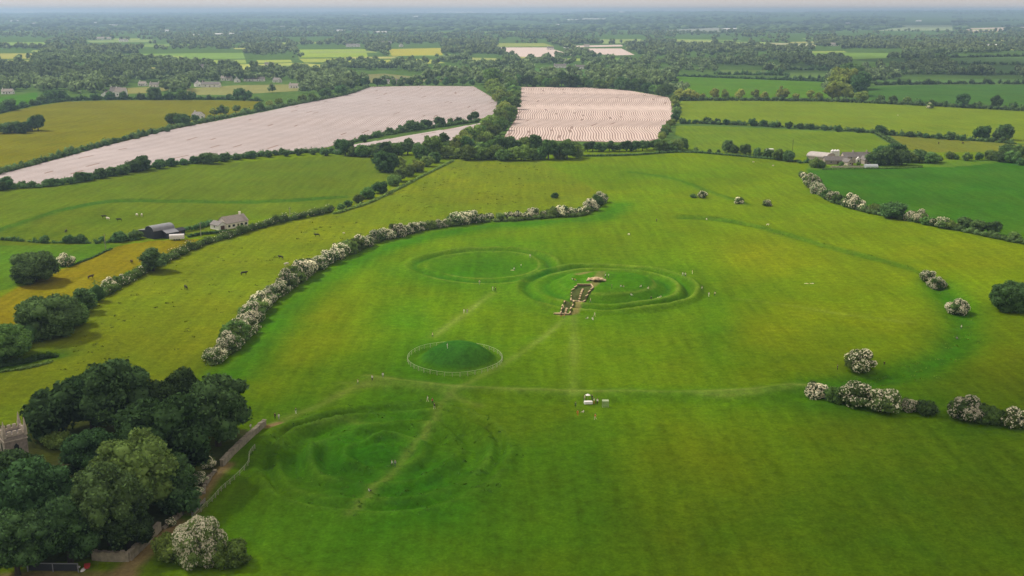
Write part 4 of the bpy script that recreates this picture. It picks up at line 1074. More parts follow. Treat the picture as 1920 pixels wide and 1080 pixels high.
# stone farm on the right
e = bld('curved_shed', 1538, 303, 48, 'big pale shed with rounded tin roof at the stone farm'); e['category'] = 'shed'
arc = [(6.8 * math.cos(t), 4.2 + 2.8 * math.sin(t)) for t in np.linspace(0, math.pi, 11)]
MB().prism([(-6.8, 0), (6.8, 0)] + arc, -8, 8).build('wall', M['stone_pale'], e)
b = MB()
for k in range(len(arc) - 1):
    (x0, z0), (x1, z1) = arc[k], arc[k + 1]
    b.prism([(x0 * 1.03, z0 + .05), (x1 * 1.03, z1 + .05), (x1 * 1.05, z1 + .25), (x0 * 1.05, z0 + .25)], -8.3, 8.3)
b.build('roof', M['pale_tin'], e)
for a in (-4.5, 0, 4.5): MB().box(a, -8.03, 2.0, 2.6, .1, 3.8).build('door', M['pole'], e)
for k, (px, py) in enumerate(((1560, 298), (1565, 298), (1570, 298))):
    e = empty('feed_silo', place(px, py), 0); tag(e, f'{ordinal(k + 1)} white upright silo behind the stone farm buildings', 'silo', 'white silos of the stone farm')
    MB().tube((0, 0, 1.2), (0, 0, 6.4), 1.5, 1.5, 14).build('tank', M['plastic'], e)
    MB().tube((0, 0, 6.4), (0, 0, 7.4), 1.5, .3, 14).build('cap', M['plastic'], e)
    for a in range(4): MB().tube((math.cos(a * 1.57) * 1.2, math.sin(a * 1.57) * 1.2, 0), (math.cos(a * 1.57) * 1.2, math.sin(a * 1.57) * 1.2, 1.4), .1, .1, 5).build('leg', M['grey_tin'], e)
e = bld('stone_farmhouse', 1604, 304, 93, 'stone farmhouse with slate roof and a white gabled porch'); e['category'] = 'house'
gable(e, 8, 21, 4.6, 3.0, 'stone_pale', 'slate', chimneys=(-8, 2.5), windows=[('W', a, z, 1.3, 1.4) for a in (-8.5, -5, 5, 8.5) for z in (1.5,)] + [('W', a, 3.7, 1.1, .9) for a in (-8.5, -5, 5, 8.5)], doors=[])
MB().prism([(-1.8, 0), (1.8, 0), (1.8, 3.0), (0, 4.8), (-1.8, 3.0)], -1.0, 1.0).build('porch', M['white'], e, (-4.9, 0, 0), math.pi / 2)
MB().box(-5.95, 0, 1.2, .1, 1.3, 2.2).build('door', M['pole'], e)
e = bld('stone_outbuilding', 1566, 307, 88, 'low long stone outbuilding in the middle of the farm')
gable(e, 7, 17, 3.0, 2.6, 'stone', 'slate', windows=[('W', -5, 1.6, 1.1, 1.0), ('W', 4, 1.6, 1.1, 1.0)], doors=[('W', -1, 1.1, 1.6, 2.2)])
e = bld('stone_outbuilding', 1588, 309, 20, 'small gabled stone outbuilding in front of the farmhouse')
gable(e, 5, 8, 2.6, 2.0, 'stone_pale', 'slate', windows=[('S', 0, 1.5, 1.0, 1.0)], doors=[('S', 1.6, 1.0, 1.0, 2.0)])
e = bld('stone_outbuilding', 1622, 307, 5, 'narrow gabled stone barn at the grove end of the farmhouse')
gable(e, 5, 10, 3.4, 2.2, 'stone', 'slate', windows=[('S', 0, 2.2, 1.0, 1.0)], doors=[('S', 0, .95, 1.4, 1.9)])
e = empty('dome_tunnel', place(1633, 315), math.radians(88)); tag(e, 'grey domed garden tunnel below the farm grove', 'polytunnel')
arc = [(3.2 * math.cos(t), 2.9 * math.sin(t)) for t in np.linspace(0, math.pi, 9)]
MB().prism(arc, -4.5, 4.5).build('cover', mat_plain('tunnel_cover', (.36, .40, .40), .4), e)
for y in (-4.55, 4.55): MB().box(0, y, 1.0, 1.4, .08, 2.0).build('door', M['grey_tin'], e)
def wall_run(name, P, h, th, mat, label, cope=None, rough=.12, stone=.9):
    """a rough stone wall: one strip whose top and faces are uneven"""
    W = poly(P); r = np.random.default_rng(len(label))
    b = MB()
    for i in range(len(W) - 1):
        (x0, y0), (x1, y1) = W[i], W[i + 1]
        d = math.hypot(x1 - x0, y1 - y0); n = max(1, int(d / stone)); a = math.atan2(y1 - y0, x1 - x0)
        for k in range(n):
            t = (k + .5) / n; x, y = x0 + (x1 - x0) * t, y0 + (y1 - y0) * t; z = hz(x, y)
            hh = h * (1 + rough * r.normal())
            b.box(x, y, z + hh / 2 - .15, d / n * 1.002, th * (1 + rough * .6 * r.normal()), hh + .3, a + .03 * r.normal())
            if cope: b.box(x + .002, y, z + hh + .07, d / n * .94, th * 1.2, .16, a + .05 * r.normal())
    o = b.build(name, mat)
    tag(o, label, 'wall')
    return o
wall_run('garden_wall', [(1558, 314), (1590, 314), (1626, 314)], 1.1, .5, M['stone_pale'], 'pale low garden wall along the front of the stone farm')
M['wall_lichen'] = mat_plain('lichened_stone', (.25, .225, .165), .95, .38, .9, .5)
wall_run('stone_wall', [(497, 797), (470, 821), (440, 850), (416, 875)], 1.7, .9, M['wall_lichen'], 'straight lichened stone wall along the edge of the churchyard', True, .06)
wall_run('stone_wall', [(404, 884), (392, 899), (384, 915), (381, 928)], .7, .8, M['wall_lichen'], 'broken stub of stone wall in the bare earth gap', False, .35)
wall_run('stone_wall', [(300, 996), (272, 1024), (243, 1052), (210, 1052), (174, 1050)], 2.0, .8, M['wall_lichen'], 'stone wall bending round the near corner of the churchyard', True, .05)
wall_run('stone_wall', [(340, 968), (320, 984), (306, 994)], .9, .8, M['wall_lichen'], 'low tumbled end of wall behind the flowering shrub', False, .3)
# timber-walled cuts in the mound
M['board_dark'] = mat_plain('weathered_boards', (.16, .12, .07), .9, .3, 2.0)
def plank_walls(P, name, label, h=.35, closed=True, ramp=None, zp=0.0):
    W = P if zp is None else poly(P, zp)
    cx, cy2 = np.mean([p[0] for p in W]), np.mean([p[1] for p in W])
    z0 = hz(W[0][0], W[0][1])
    e = empty(name, (cx, cy2, z0)); tag(e, label, 'timber structure')
    n = len(W)
    for i in range(n if closed else n - 1):
        (x0, y0), (x1, y1) = W[i], W[(i + 1) % n]
        L_ = math.hypot(x1 - x0, y1 - y0); a = math.atan2(y1 - y0, x1 - x0); m = max(2, int(L_ / 2.2))
        for k in range(m):
            t = (k + .5) / m; x, y = x0 + (x1 - x0) * t, y0 + (y1 - y0) * t
            ox, oy = x - cx, y - cy2
            z = hz(x + (1.5 if ox > 0 else -1.5), y) - z0
            pn = MB().box(ox, oy, z - .45, L_ / m * .97, .30, h + 1.3, a).build('panel', M['board_dark'], e)
            MB().box(ox, oy, z + h / 2 + .2 + .08, L_ / m * .99, .42, .16, a).build('capping', M['timber'], pn)
    if ramp:
        (x0, y0), (x1, y1) = poly(ramp, 2.2 if zp is None else zp)
        m = 7
        for k in range(m):
            t = (k + .5) / m; x, y = x0 + (x1 - x0) * t, y0 + (y1 - y0) * t
            a = math.atan2(y1 - y0, x1 - x0)
            MB().box(x - cx, y - cy2, hz(x, y) - z0 + .12 + .1 * t, math.hypot(x1 - x0, y1 - y0) / m * .98, .7, .4, a).build('step', M['timber'], e)
    return e
plank_walls(S1, 'timber_enclosure', 'six sided pale timber enclosure sunk into the ringed mound', ramp=[(1085, 555), (1093, 544)], zp=None)
plank_walls([(1059, 566), (1051, 585), (1038, 586), (1068, 588), (1077, 566)], 'timber_enclosure', 'open ended pale timber passage at the foot of the mound', closed=False, ramp=[(1060, 584), (1066, 573)], zp=.5)
e = empty('stone_heap', place(1118, 528)); tag(e, 'low beige stone heap on top of the ringed mound', 'stone heap')
r = np.random.default_rng(5); rockm = MB()
bm = bmesh.new(); bmesh.ops.create_icosphere(bm, subdivisions=1, radius=1)
for v in bm.verts: v.co *= 1 + random.uniform(-.18, .18)
rock = bpy.data.meshes.new('stone'); bm.to_mesh(rock); bm.free(); rock.materials.append(M['timber'])
for k in range(34):
    o = link(bpy.data.objects.new('stone', rock), e)
    x = r.normal() * 1.7; y = r.normal() * 1.1 + .8
    o.location = (x, y, max(.1, 1.5 - .30 * math.hypot(x, y) + r.normal() * .1)); s = r.uniform(.4, .95)
    o.scale = (s * 1.3, s, s * .6); o.rotation_euler = (r.uniform(-.4, .4), r.uniform(-.4, .4), r.uniform(0, 6))
# church tower
px0 = at(25, 817, 13.0)
e = empty('church_tower', (px0[0] - 1.0, px0[1] + 1.5, 0), math.radians(40)); tag(e, 'grey battlemented church tower with corner pinnacles among the trees', 'church tower')
TW = 5.2; TH = 13.0
MB().box(0, 0, TH / 2 - .2, TW, TW, TH + .4).build('wall', M['stone'], e)
MB().box(0, 0, TH + .05, TW - .9, TW - .9, .15).build('roof', M['slate'], e)
MB().box(0, 0, TH - .9, TW + .3, TW + .3, .25).build('string_course', M['stone_pale'], e)
for sx, sy, lx, ly in ((0, 1, TW + .1, .45), (0, -1, TW + .1, .45), (1, 0, .45, TW - .8), (-1, 0, .45, TW - .8)):
    MB().box(sx * (TW / 2 - .2), sy * (TW / 2 - .2), TH + .42, lx, ly, .5).build('parapet', M['stone_pale'], e)
mer = MB().box(0, 0, 0, .8, .5, .75).mesh('merlon', M['stone_pale'])
for s in (-1, 1):
    for a in (-1.25, 0, 1.25):
        for rot in (0, 1):
            o = link(bpy.data.objects.new('merlon', mer), e)
            o.location = (a, s * (TW / 2 - .2), TH + 1.05) if not rot else (s * (TW / 2 - .2), a, TH + 1.05); o.rotation_euler = (0, 0, rot * math.pi / 2)
pin = MB().box(0, 0, .8, .75, .75, 1.9).tube((0, 0, 1.7), (0, 0, 4.2), .42, .06, 6).mesh('pinnacle', M['stone_pale'])
for sx in (-1, 1):
    for sy in (-1, 1):
        o = link(bpy.data.objects.new('pinnacle', pin), e); o.location = (sx * (TW / 2 - .2), sy * (TW / 2 - .2), TH + .1)
for k, (x, y, rot) in enumerate(((TW / 2 + .02, 0, math.pi / 2), (-TW / 2 - .02, 0, math.pi / 2), (0, TW / 2 + .02, 0), (0, -TW / 2 - .02, 0))):
    MB().prism([(-.55, -1), (.55, -1), (.55, .6), (0, 1.3), (-.55, .6)], -.06, .06).build('window', M['pane'], e, (x, y, TH - 3.0), rot)
# gate, sheds' clutter in the corner
e = empty('field_gate', place(100, 1072), math.radians(-1)); tag(e, 'wide grey metal gate in the shade under the trees', 'gate')
gw = 10.5
for z in (1.9,): MB().box(0, 0, z, gw, .16, .16).build('top_rail', M['grey_tin'], e)
MB().box(0, 0, .25, gw, .08, .10).build('bottom_rail', M['pole'], e)
MB().box(0, .02, 1.05, gw * .96, .05, 1.5).build('sheeting', M['black_tin'], e)
for x in (-gw / 2, 0, gw / 2): MB().box(x, -.06, .95, .16, .16, 2.1).build('post', M['grey_tin'], e)
e = empty('wheelbarrow', place(164, 1066), math.radians(20)); tag(e, 'red wheelbarrow against the corner of the stone wall', 'wheelbarrow')
MB().prism([(-.35, .35), (.35, .35), (.62, .85), (-.62, .85)], -.75, .75).build('tray', M['red'], e)
MB().tube((-.05, 1.0, .3), (.05, 1.0, .3), .3, .3, 10).build('wheel', M['pole'], e)
for s in (-1, 1):
    MB().tube((s * .2, .9, .35), (s * .35, -1.4, .75), .04, .04, 5).build('handle', M['pole'], e)
    MB().tube((s * .3, -.5, .5), (s * .3, -.5, 0), .04, .04, 5).build('leg', M['pole'], e)
for k, (x, y, l) in enumerate(((143, 1066, 'white feed sack lying nearest the metal gate'), (156, 1070, 'white feed sack lying nearest the red wheelbarrow'))):
    bm = bmesh.new(); bmesh.ops.create_icosphere(bm, subdivisions=2, radius=1)
    for v in bm.verts: v.co.x *= .85 + .1 * math.sin(v.co.y * 5); v.co.y *= .45; v.co.z = max(-.2, v.co.z * .3)
    me = bpy.data.meshes.new('feed_sack'); bm.to_mesh(me); bm.free(); me.materials.append(M['plastic'])
    o = link(bpy.data.objects.new('feed_sack', me)); o.location = place(x, y) + Vector((0, 0, .2)); o.rotation_euler = (0, 0, .5 + k)
    tag(o, l, 'sack', 'sacks by the metal gate')
# ------------------------------------------------------------------ fences
def post_fence(name, W, label, closed=False, step=4.0, h=1.25, rail=.11, post=.16, wires=(.45, .85)):
    L_ = list(W) + ([W[0]] if closed else [])
    x0, y0 = W[0]; z0 = hz(x0, y0)
    e = empty(name, (x0, y0, z0)); tag(e, label, 'fence')
    pts = []
    acc = 0
    for i in range(len(L_) - 1):
        a, b_ = np.array(L_[i]), np.array(L_[i + 1]); d = np.hypot(*(b_ - a)); m = max(1, int(round(d / step)))
        for k in range(m): pts.append(a + (b_ - a) * k / m)
    pts.append(np.array(L_[-1]))
    P3 = [Vector((p[0] - x0, p[1] - y0, hz(p[0], p[1]) - z0)) for p in pts]
    pm = MB().box(0, 0, h / 2 - .2, post, post, h + .5).mesh('post', M['post'])
    for k, p in enumerate(P3):
        if closed and k == len(P3) - 1: break
        o = link(bpy.data.objects.new('post', pm), e); o.location = p; o.rotation_euler = (0, 0, random.uniform(0, 1))
    b = MB()
    for a, c in zip(P3[:-1], P3[1:]): b.tube(a + Vector((0, 0, h)), c + Vector((0, 0, h)), rail, rail, 5)
    b.build('top_rail', M['wire'], e)
    for w_ in wires:
        b = MB()
        for a, c in zip(P3[:-1], P3[1:]): b.tube(a + Vector((0, 0, w_)), c + Vector((0, 0, w_)), .02, .02, 4)
        b.build('wire', M['wire'], e)
    return e
fw = [(FENCE[0] + FENCE[2] * math.cos(t), FENCE[1] + FENCE[3] * math.sin(t)) for t in np.linspace(0, 2 * math.pi, 40, endpoint=False)]
post_fence('ring_fence', fw, 'pale wire fence ringing the grassy mound', True, 5.0, 1.45, .06, .14)
post_fence('wire_fence', smooth_line(poly([(478, 842), (468, 856), (465, 874), (440, 900), (415, 922), (398, 942), (366, 972)]), 3), 'thin pale wire fence bending beside the churchyard wall', False, 4.0, 1.2, .045)
e = empty('hurdle', place(372, 960)); tag(e, 'short pale metal hurdle leaning across the wall gap', 'hurdle')
a = Vector((*at(385, 942), 0)) - Vector(e.location); c = Vector((*at(360, 970), 0)) - Vector(e.location)
for z in (.3, .7, 1.1): MB().tube(a + Vector((0, 0, z)), c + Vector((0, 0, z)), .07, .07, 5).build('rail', M['grey_tin'], e)
for t in (0, .5, 1): MB().box(*(a.lerp(c, t) + Vector((0, 0, .6)))[:], .12, .12, 1.3).build('post', M['grey_tin'], e)
# ------------------------------------------------------------------ poles
for x, y, h, l in ((1486, 283, 9.5, 'dark wooden pole standing in the pasture behind the farm'), (198, 467, 7.5, 'pale pole beside the golden field below the low hedge'), (377, 446, 8.0, 'pale pole between the barn and the bungalow'), (544, 412, 7.0, 'short pole rising from the long leafy hedge')):
    e = empty('utility_pole', place(x, y)); tag(e, l, 'pole', 'utility poles')
    MB().tube((0, 0, -.3), (0, 0, h), .2, .14, 8).build('shaft', M['pole'] if y < 300 else M['post'], e)
    MB().box(0, 0, h - .6, 1.8, .14, .14).build('crossarm', M['pole'], e)
e = empty('horse_box', place(1443, 287), math.radians(12)); tag(e, 'white box trailer behind the boundary trees near the pole', 'trailer')
MB().box(0, 0, 2.0, 6.0, 2.6, 3.0).build('body', M['white'], e)
MB().box(.6, -1.33, 1.7, 3.6, .08, 1.9).build('door', M['pole'], e)
for s in (-1, 1):
    for x in (-1.6, 1.6): MB().tube((x, s * 1.0, .45), (x, s * 1.3, .45), .45, .45, 10).build('wheel', M['pole'], e)
# ------------------------------------------------------------------ far houses
FAR_H = [
    (203, 182, 9, 22, 3.5, 3.0, 5, 'long white farmhouse range above the golden meadow'), (218, 181, 8, 11, 6.0, 4.0, 90, 'white gabled farmhouse, western of the twin gables'), (228, 182, 8, 11, 6.0, 4.0, 90, 'white gabled farmhouse, eastern of the twin gables'),
    (125, 164, 7, 10, 3.0, 2.5, 80, 'pale cottage at the wood edge'), (150, 163, 6, 9, 4.0, 3.0, 10, 'pale gabled house by the wood edge'), (42, 160, 7, 10, 3.0, 2.5, 60, 'small grey house in the dark woods'), (15, 176, 7, 12, 3.0, 2.5, 95, 'white house behind the small bright green field'),
    (268, 161, 7, 9, 3, 2.4, 80, 'small white house in the woods east of the twin gables'), (292, 163, 7, 14, 3, 2.4, 85, 'low white house by the brown field, first of two'), (306, 163, 7, 12, 3, 2.4, 95, 'low white house by the brown field, second of two'), (372, 162, 8, 10, 3.4, 2.6, 30, 'white house end with dark roof by the hedge'),
    (396, 163, 9, 22, 3.4, 2.8, 86, 'long pale farm range with brown roof'), (425, 151, 8, 14, 3.2, 2.8, 80, 'white house with bright roof among trees'), (445, 154, 7, 10, 3, 2.4, 20, 'small white house east of the bright roof'), (470, 152, 8, 16, 3, 2.6, 88, 'white range half hidden in trees'), (488, 152, 7, 12, 3, 2.6, 95, 'pale house next to the half hidden range'), (520, 154, 7, 10, 3, 2.6, 60, 'pale house where the tree line begins'),
    (553, 165, 7, 13, 3, 2.4, 85, 'white bungalow east of the brown field'), (652, 163, 8, 14, 3.2, 2.8, 85, 'white cottage at the top corner of the long striped field'), (646, 150, 8, 16, 3.2, 2.8, 85, 'grey roofed house above the cottage corner'), (722, 157, 7, 11, 3.0, 2.6, 85, 'white house above the striped field, western of two'), (745, 157, 7, 12, 3.2, 2.8, 100, 'white house above the striped field, eastern of two'),
    (372, 222, 7, 9, 3.0, 2.6, 60, 'small white cottage among trees on the striped field edge'),
    (1050, 127, 9, 20, 3.4, 2.6, 85, 'pale farm range in the woods past the squarish field'), (1062, 120, 8, 12, 4.5, 3, 10, 'white gabled house above the pale farm range'), (1090, 129, 9, 20, 3.4, 2.6, 92, 'white range with glazed front in the woods'), (860, 112, 9, 14, 3.5, 2.8, 85, 'pale house by the sunlit yellow field'), (752, 121, 8, 12, 3.5, 2.8, 20, 'pale house below the sunlit yellow field'), (355, 128, 9, 14, 3.5, 2.8, 85, 'pale house in the sunlit hedges, western of two'), (382, 128, 9, 14, 3.5, 2.8, 95, 'pale house in the sunlit hedges, eastern of two'), (505, 124, 9, 14, 3.5, 2.8, 95, 'pale house below the sunlit green field'),
    (662, 88, 16, 34, 5, 3.0, 85, 'large white shed on the edge of the sunlit field'), (720, 83, 14, 40, 5, 3.0, 90, 'long white shed behind the round tree'), (752, 88, 10, 14, 5, 4.0, 10, 'white gabled house behind the round tree'), (190, 74, 16, 60, 5, 3.0, 88, 'long pale row of sheds on the plain'), (232, 78, 14, 24, 5, 3.0, 85, 'short white shed at the end of the pale row'),
    (1560, 86, 14, 30, 5, 3, 85, 'white sunlit house cluster beyond the dim fields'), (1590, 82, 10, 12, 6, 4, 20, 'white gabled house by the sunlit cluster'), (1062, 90, 9, 12, 5, 4, 20, 'white gabled house beside the small pale field'), (1032, 93, 9, 16, 4, 3, 85, 'white farmhouse at the small pale field'), (1100, 88, 9, 14, 4, 3, 85, 'white farmhouse between the small pale fields'),
]
for x, y, w, l, h, rh, a, lab in FAR_H:
    e = bld('far_house', x, y, a, lab, 'far houses'); e['category'] = 'house'
    k = 1.25
    gable(e, w * k, l * k, h * k, rh * k, 'white', random.choice(['slate', 'slate_brown', 'slate']), chimneys=(l * k / 2 - 1.2,) if w < 10 else (), windows=[('W', q * l * k / 4, h * k * .5, 1.6, 1.5) for q in (-1, 1)] + [('E', q * l * k / 4, h * k * .5, 1.6, 1.5) for q in (-1, 1)] + [('S', 0, h * k * .5, 1.6, 1.5)], doors=[('W', 0, 1.3, 1.3, 2.4)])
FAR_S = [(30, 43, 120, 30), (57, 31, 160, 40), (66, 46, 40, 30), (142, 46, 60, 30), (115, 53, 60, 30), (215, 49, 90, 30), (182, 45, 50, 30), (245, 44, 60, 26), (280, 55, 70, 30), (335, 55, 70, 30), (368, 55, 70, 30), (310, 59, 50, 26), (412, 66, 50, 26), (430, 65, 60, 26), (368, 68, 30, 22), (582, 49, 60, 40), (684, 36, 90, 50), (845, 30, 420, 160), (870, 31, 400, 90), (715, 62, 70, 30), (780, 38, 120, 60), (1070, 42, 70, 40), (1085, 42, 90, 40), (1110, 41, 240, 50), (1128, 41, 90, 40), (1045, 48, 40, 30), (996, 48, 40, 30), (1248, 26, 380, 120), (1330, 24, 500, 120), (1370, 56, 100, 40), (1395, 52, 120, 40), (1412, 50, 80, 40), (1460, 50, 110, 40), (1585, 46, 90, 40), (1722, 43, 60, 26), (1165, 32, 120, 60), (940, 47, 60, 30), (530, 52, 80, 40), (640, 59, 60, 30), (1862, 88, 40, 22)]
for k, (x, y, l, w) in enumerate(FAR_S):
    p = place(x, y)
    e = empty('far_shed', p, math.radians(90 + random.uniform(-8, 8))); tag(e, f'pale roofed shed on the hazy plain, {ordinal(k + 1)} of those counted across', 'shed', 'pale sheds on the hazy plain')
    ll = l * .8; hh = max(4.0, min(max(6, p.y * .0010), 126 - p.z))
    MB().prism([(-w / 2, -4), (w / 2, -4), (w / 2, hh), (0, hh * 1.35), (-w / 2, hh)], -ll / 2, ll / 2).build('wall', M['white'], e)
    roof_slabs(e, w, ll, hh, hh * .35, M['white'], 1.0, .6)
# ------------------------------------------------------------------ people and animals
def skin_mesh(name, verts, edges, radii, root=0, sub=1):
    me = bpy.data.meshes.new(name)
    me.from_pydata(verts, edges, [])
    o = bpy.data.objects.new(name, me); COL.objects.link(o)
    md = o.modifiers.new('skin', 'SKIN'); md.use_smooth_shade = True
    for i, r_ in enumerate(radii):
        sv = me.skin_vertices[0].data[i]
        sv.radius = r_ if hasattr(r_, '__len__') else (r_, r_)
        sv.use_root = (i == root)
    sb = o.modifiers.new('sub', 'SUBSURF'); sb.levels = sub; sb.render_levels = sub
    dg = bpy.context.evaluated_depsgraph_get()
    res = bpy.data.meshes.new_from_object(o.evaluated_get(dg))
    bpy.data.objects.remove(o); bpy.data.meshes.remove(me)
    res.name = name
    res.materials.clear()
    return res
M['skin'] = mat_plain('skin', (.52, .33, .24), .6)
M['hair'] = mat_plain('brown_hair', (.07, .045, .03), .7)
CLOTH = {'white': (.80, .78, .74), 'black': (.025, .025, .03), 'navy': (.03, .04, .09), 'orange': (.62, .22, .05), 'yellow': (.66, .52, .12), 'cream': (.66, .58, .44), 'grey': (.30, .30, .30), 'blue': (.10, .16, .30), 'red': (.40, .06, .05), 'pink': (.62, .36, .34), 'green': (.08, .20, .08)}
for k, c in CLOTH.items(): M['cloth_' + k] = mat_plain(k + '_cloth', c, .85)
def body_stand(step=0.0):
    # pelvis 0, chest 1, neck 2, head 3,4 ; legs ; arms
    s = step
    V = [(0, 0, .95), (0, .01, 1.18), (0, 0, 1.38), (0, -.01, 1.50), (0, -.02, 1.60), (0, -.02, 1.72),
         (-.10, 0, .88), (-.11, -s * .55, .48), (-.11, s * .2 - s * .9, .09), (-.11, -.14 - s * .7, .04),
         (.10, 0, .88), (.11, s * .45, .49), (.11, s * 1.0, .12), (.11, -.14 + s * .95, .05),
         (-.20, 0, 1.38), (-.26, .04 + s * .3, 1.12), (-.27, -.05 + s * .5, .88), (-.27, -.08 + s * .55, .78),
         (.20, 0, 1.38), (.26, .04 - s * .3, 1.12), (.27, -.05 - s * .5, .88), (.27, -.08 - s * .55, .78)]
    E = [(0, 1), (1, 2), (2, 3), (3, 4), (4, 5), (0, 6), (6, 7), (7, 8), (8, 9), (0, 10), (10, 11), (11, 12), (12, 13), (2, 14), (14, 15), (15, 16), (16, 17), (2, 18), (18, 19), (19, 20), (20, 21)]
    R = [(.16, .12), (.15, .11), (.14, .10), .055, .095, .085, .10, .065, .045, .04, .10, .065, .045, .04, .07, .05, .038, .035, .07, .05, .038, .035]
    return V, E, R
def body_sit():
    V = [(0, 0, .14), (0, .05, .40), (0, .06, .58), (0, .03, .70), (0, .0, .80), (0, 0, .92),
         (-.10, -.05, .13), (-.14, -.40, .36), (-.14, -.62, .08), (-.14, -.76, .05),
         (.10, -.05, .13), (.14, -.42, .34), (.14, -.62, .08), (.14, -.76, .05),
         (-.20, .05, .58), (-.26, -.05, .34), (-.16, -.30, .38), (-.12, -.38, .40),
         (.20, .05, .58), (.26, -.05, .34), (.16, -.30, .38), (.12, -.38, .40)]
    _, E, R = body_stand()
    return V, E, R
BODIES = {}
for pose, (V, E, R) in (('stand', body_stand()), ('walk', body_stand(.32)), ('sit', body_sit())):
    me = skin_mesh('person', V, E, R)
    co = np.array([v.co[:] for v in me.vertices])
    idxs = []
    for p in me.polygons:
        c = co[list(p.vertices)].mean(0)
        if pose == 'sit':
            head = c[2] > .66; hand = abs(c[0]) < .22 and c[2] > .33 and c[1] < -.30 and abs(c[0]) < .15; leg = (c[1] < -.12 and not hand) or c[2] < .2
        else:
            head = c[2] > 1.44; hand = abs(c[0]) > .21 and c[2] < 1.02; leg = c[2] < .93 and not hand
        idxs.append(0 if head or hand else (2 if leg else 1))
    me.polygons.foreach_set('material_index', idxs)
    BODIES[pose] = me
bm = bmesh.new(); bmesh.ops.create_icosphere(bm, subdivisions=2, radius=.118)
bmesh.ops.delete(bm, geom=[v for v in bm.verts if v.co.z < -.02 and v.co.y < .02], context='VERTS')
HAIR = bpy.data.meshes.new('hair'); bm.to_mesh(HAIR); bm.free(); HAIR.materials.append(M['hair'])
_pm = {}
def person(px, py, pose, top, legs, label, face=0.0, group='visitors on the hill'):
    key = (pose, top, legs)
    if key not in _pm:
        me = BODIES['stand' if pose == 'lie' else pose].copy()
        for m in (M['skin'], M['cloth_' + top], M['cloth_' + legs]): me.materials.append(m)
        me.polygons.foreach_set('use_smooth', np.ones(len(me.polygons), dtype=bool))
        _pm[key] = me
    o = link(bpy.data.objects.new('person', _pm[key]))
    o.location = place(px, py)
    o.rotation_euler = (0, 0, face); o.scale = (1.1,) * 3
    if pose == 'lie':
        o.rotation_euler = (math.pi / 2, 0, face); o.location.z += .16
    h = link(bpy.data.objects.new('hair', HAIR), o)
    h.location = (0, .012, .90) if pose == 'sit' else (0, -.005, 1.70)
    tag(o, label, 'person', group)
    return o
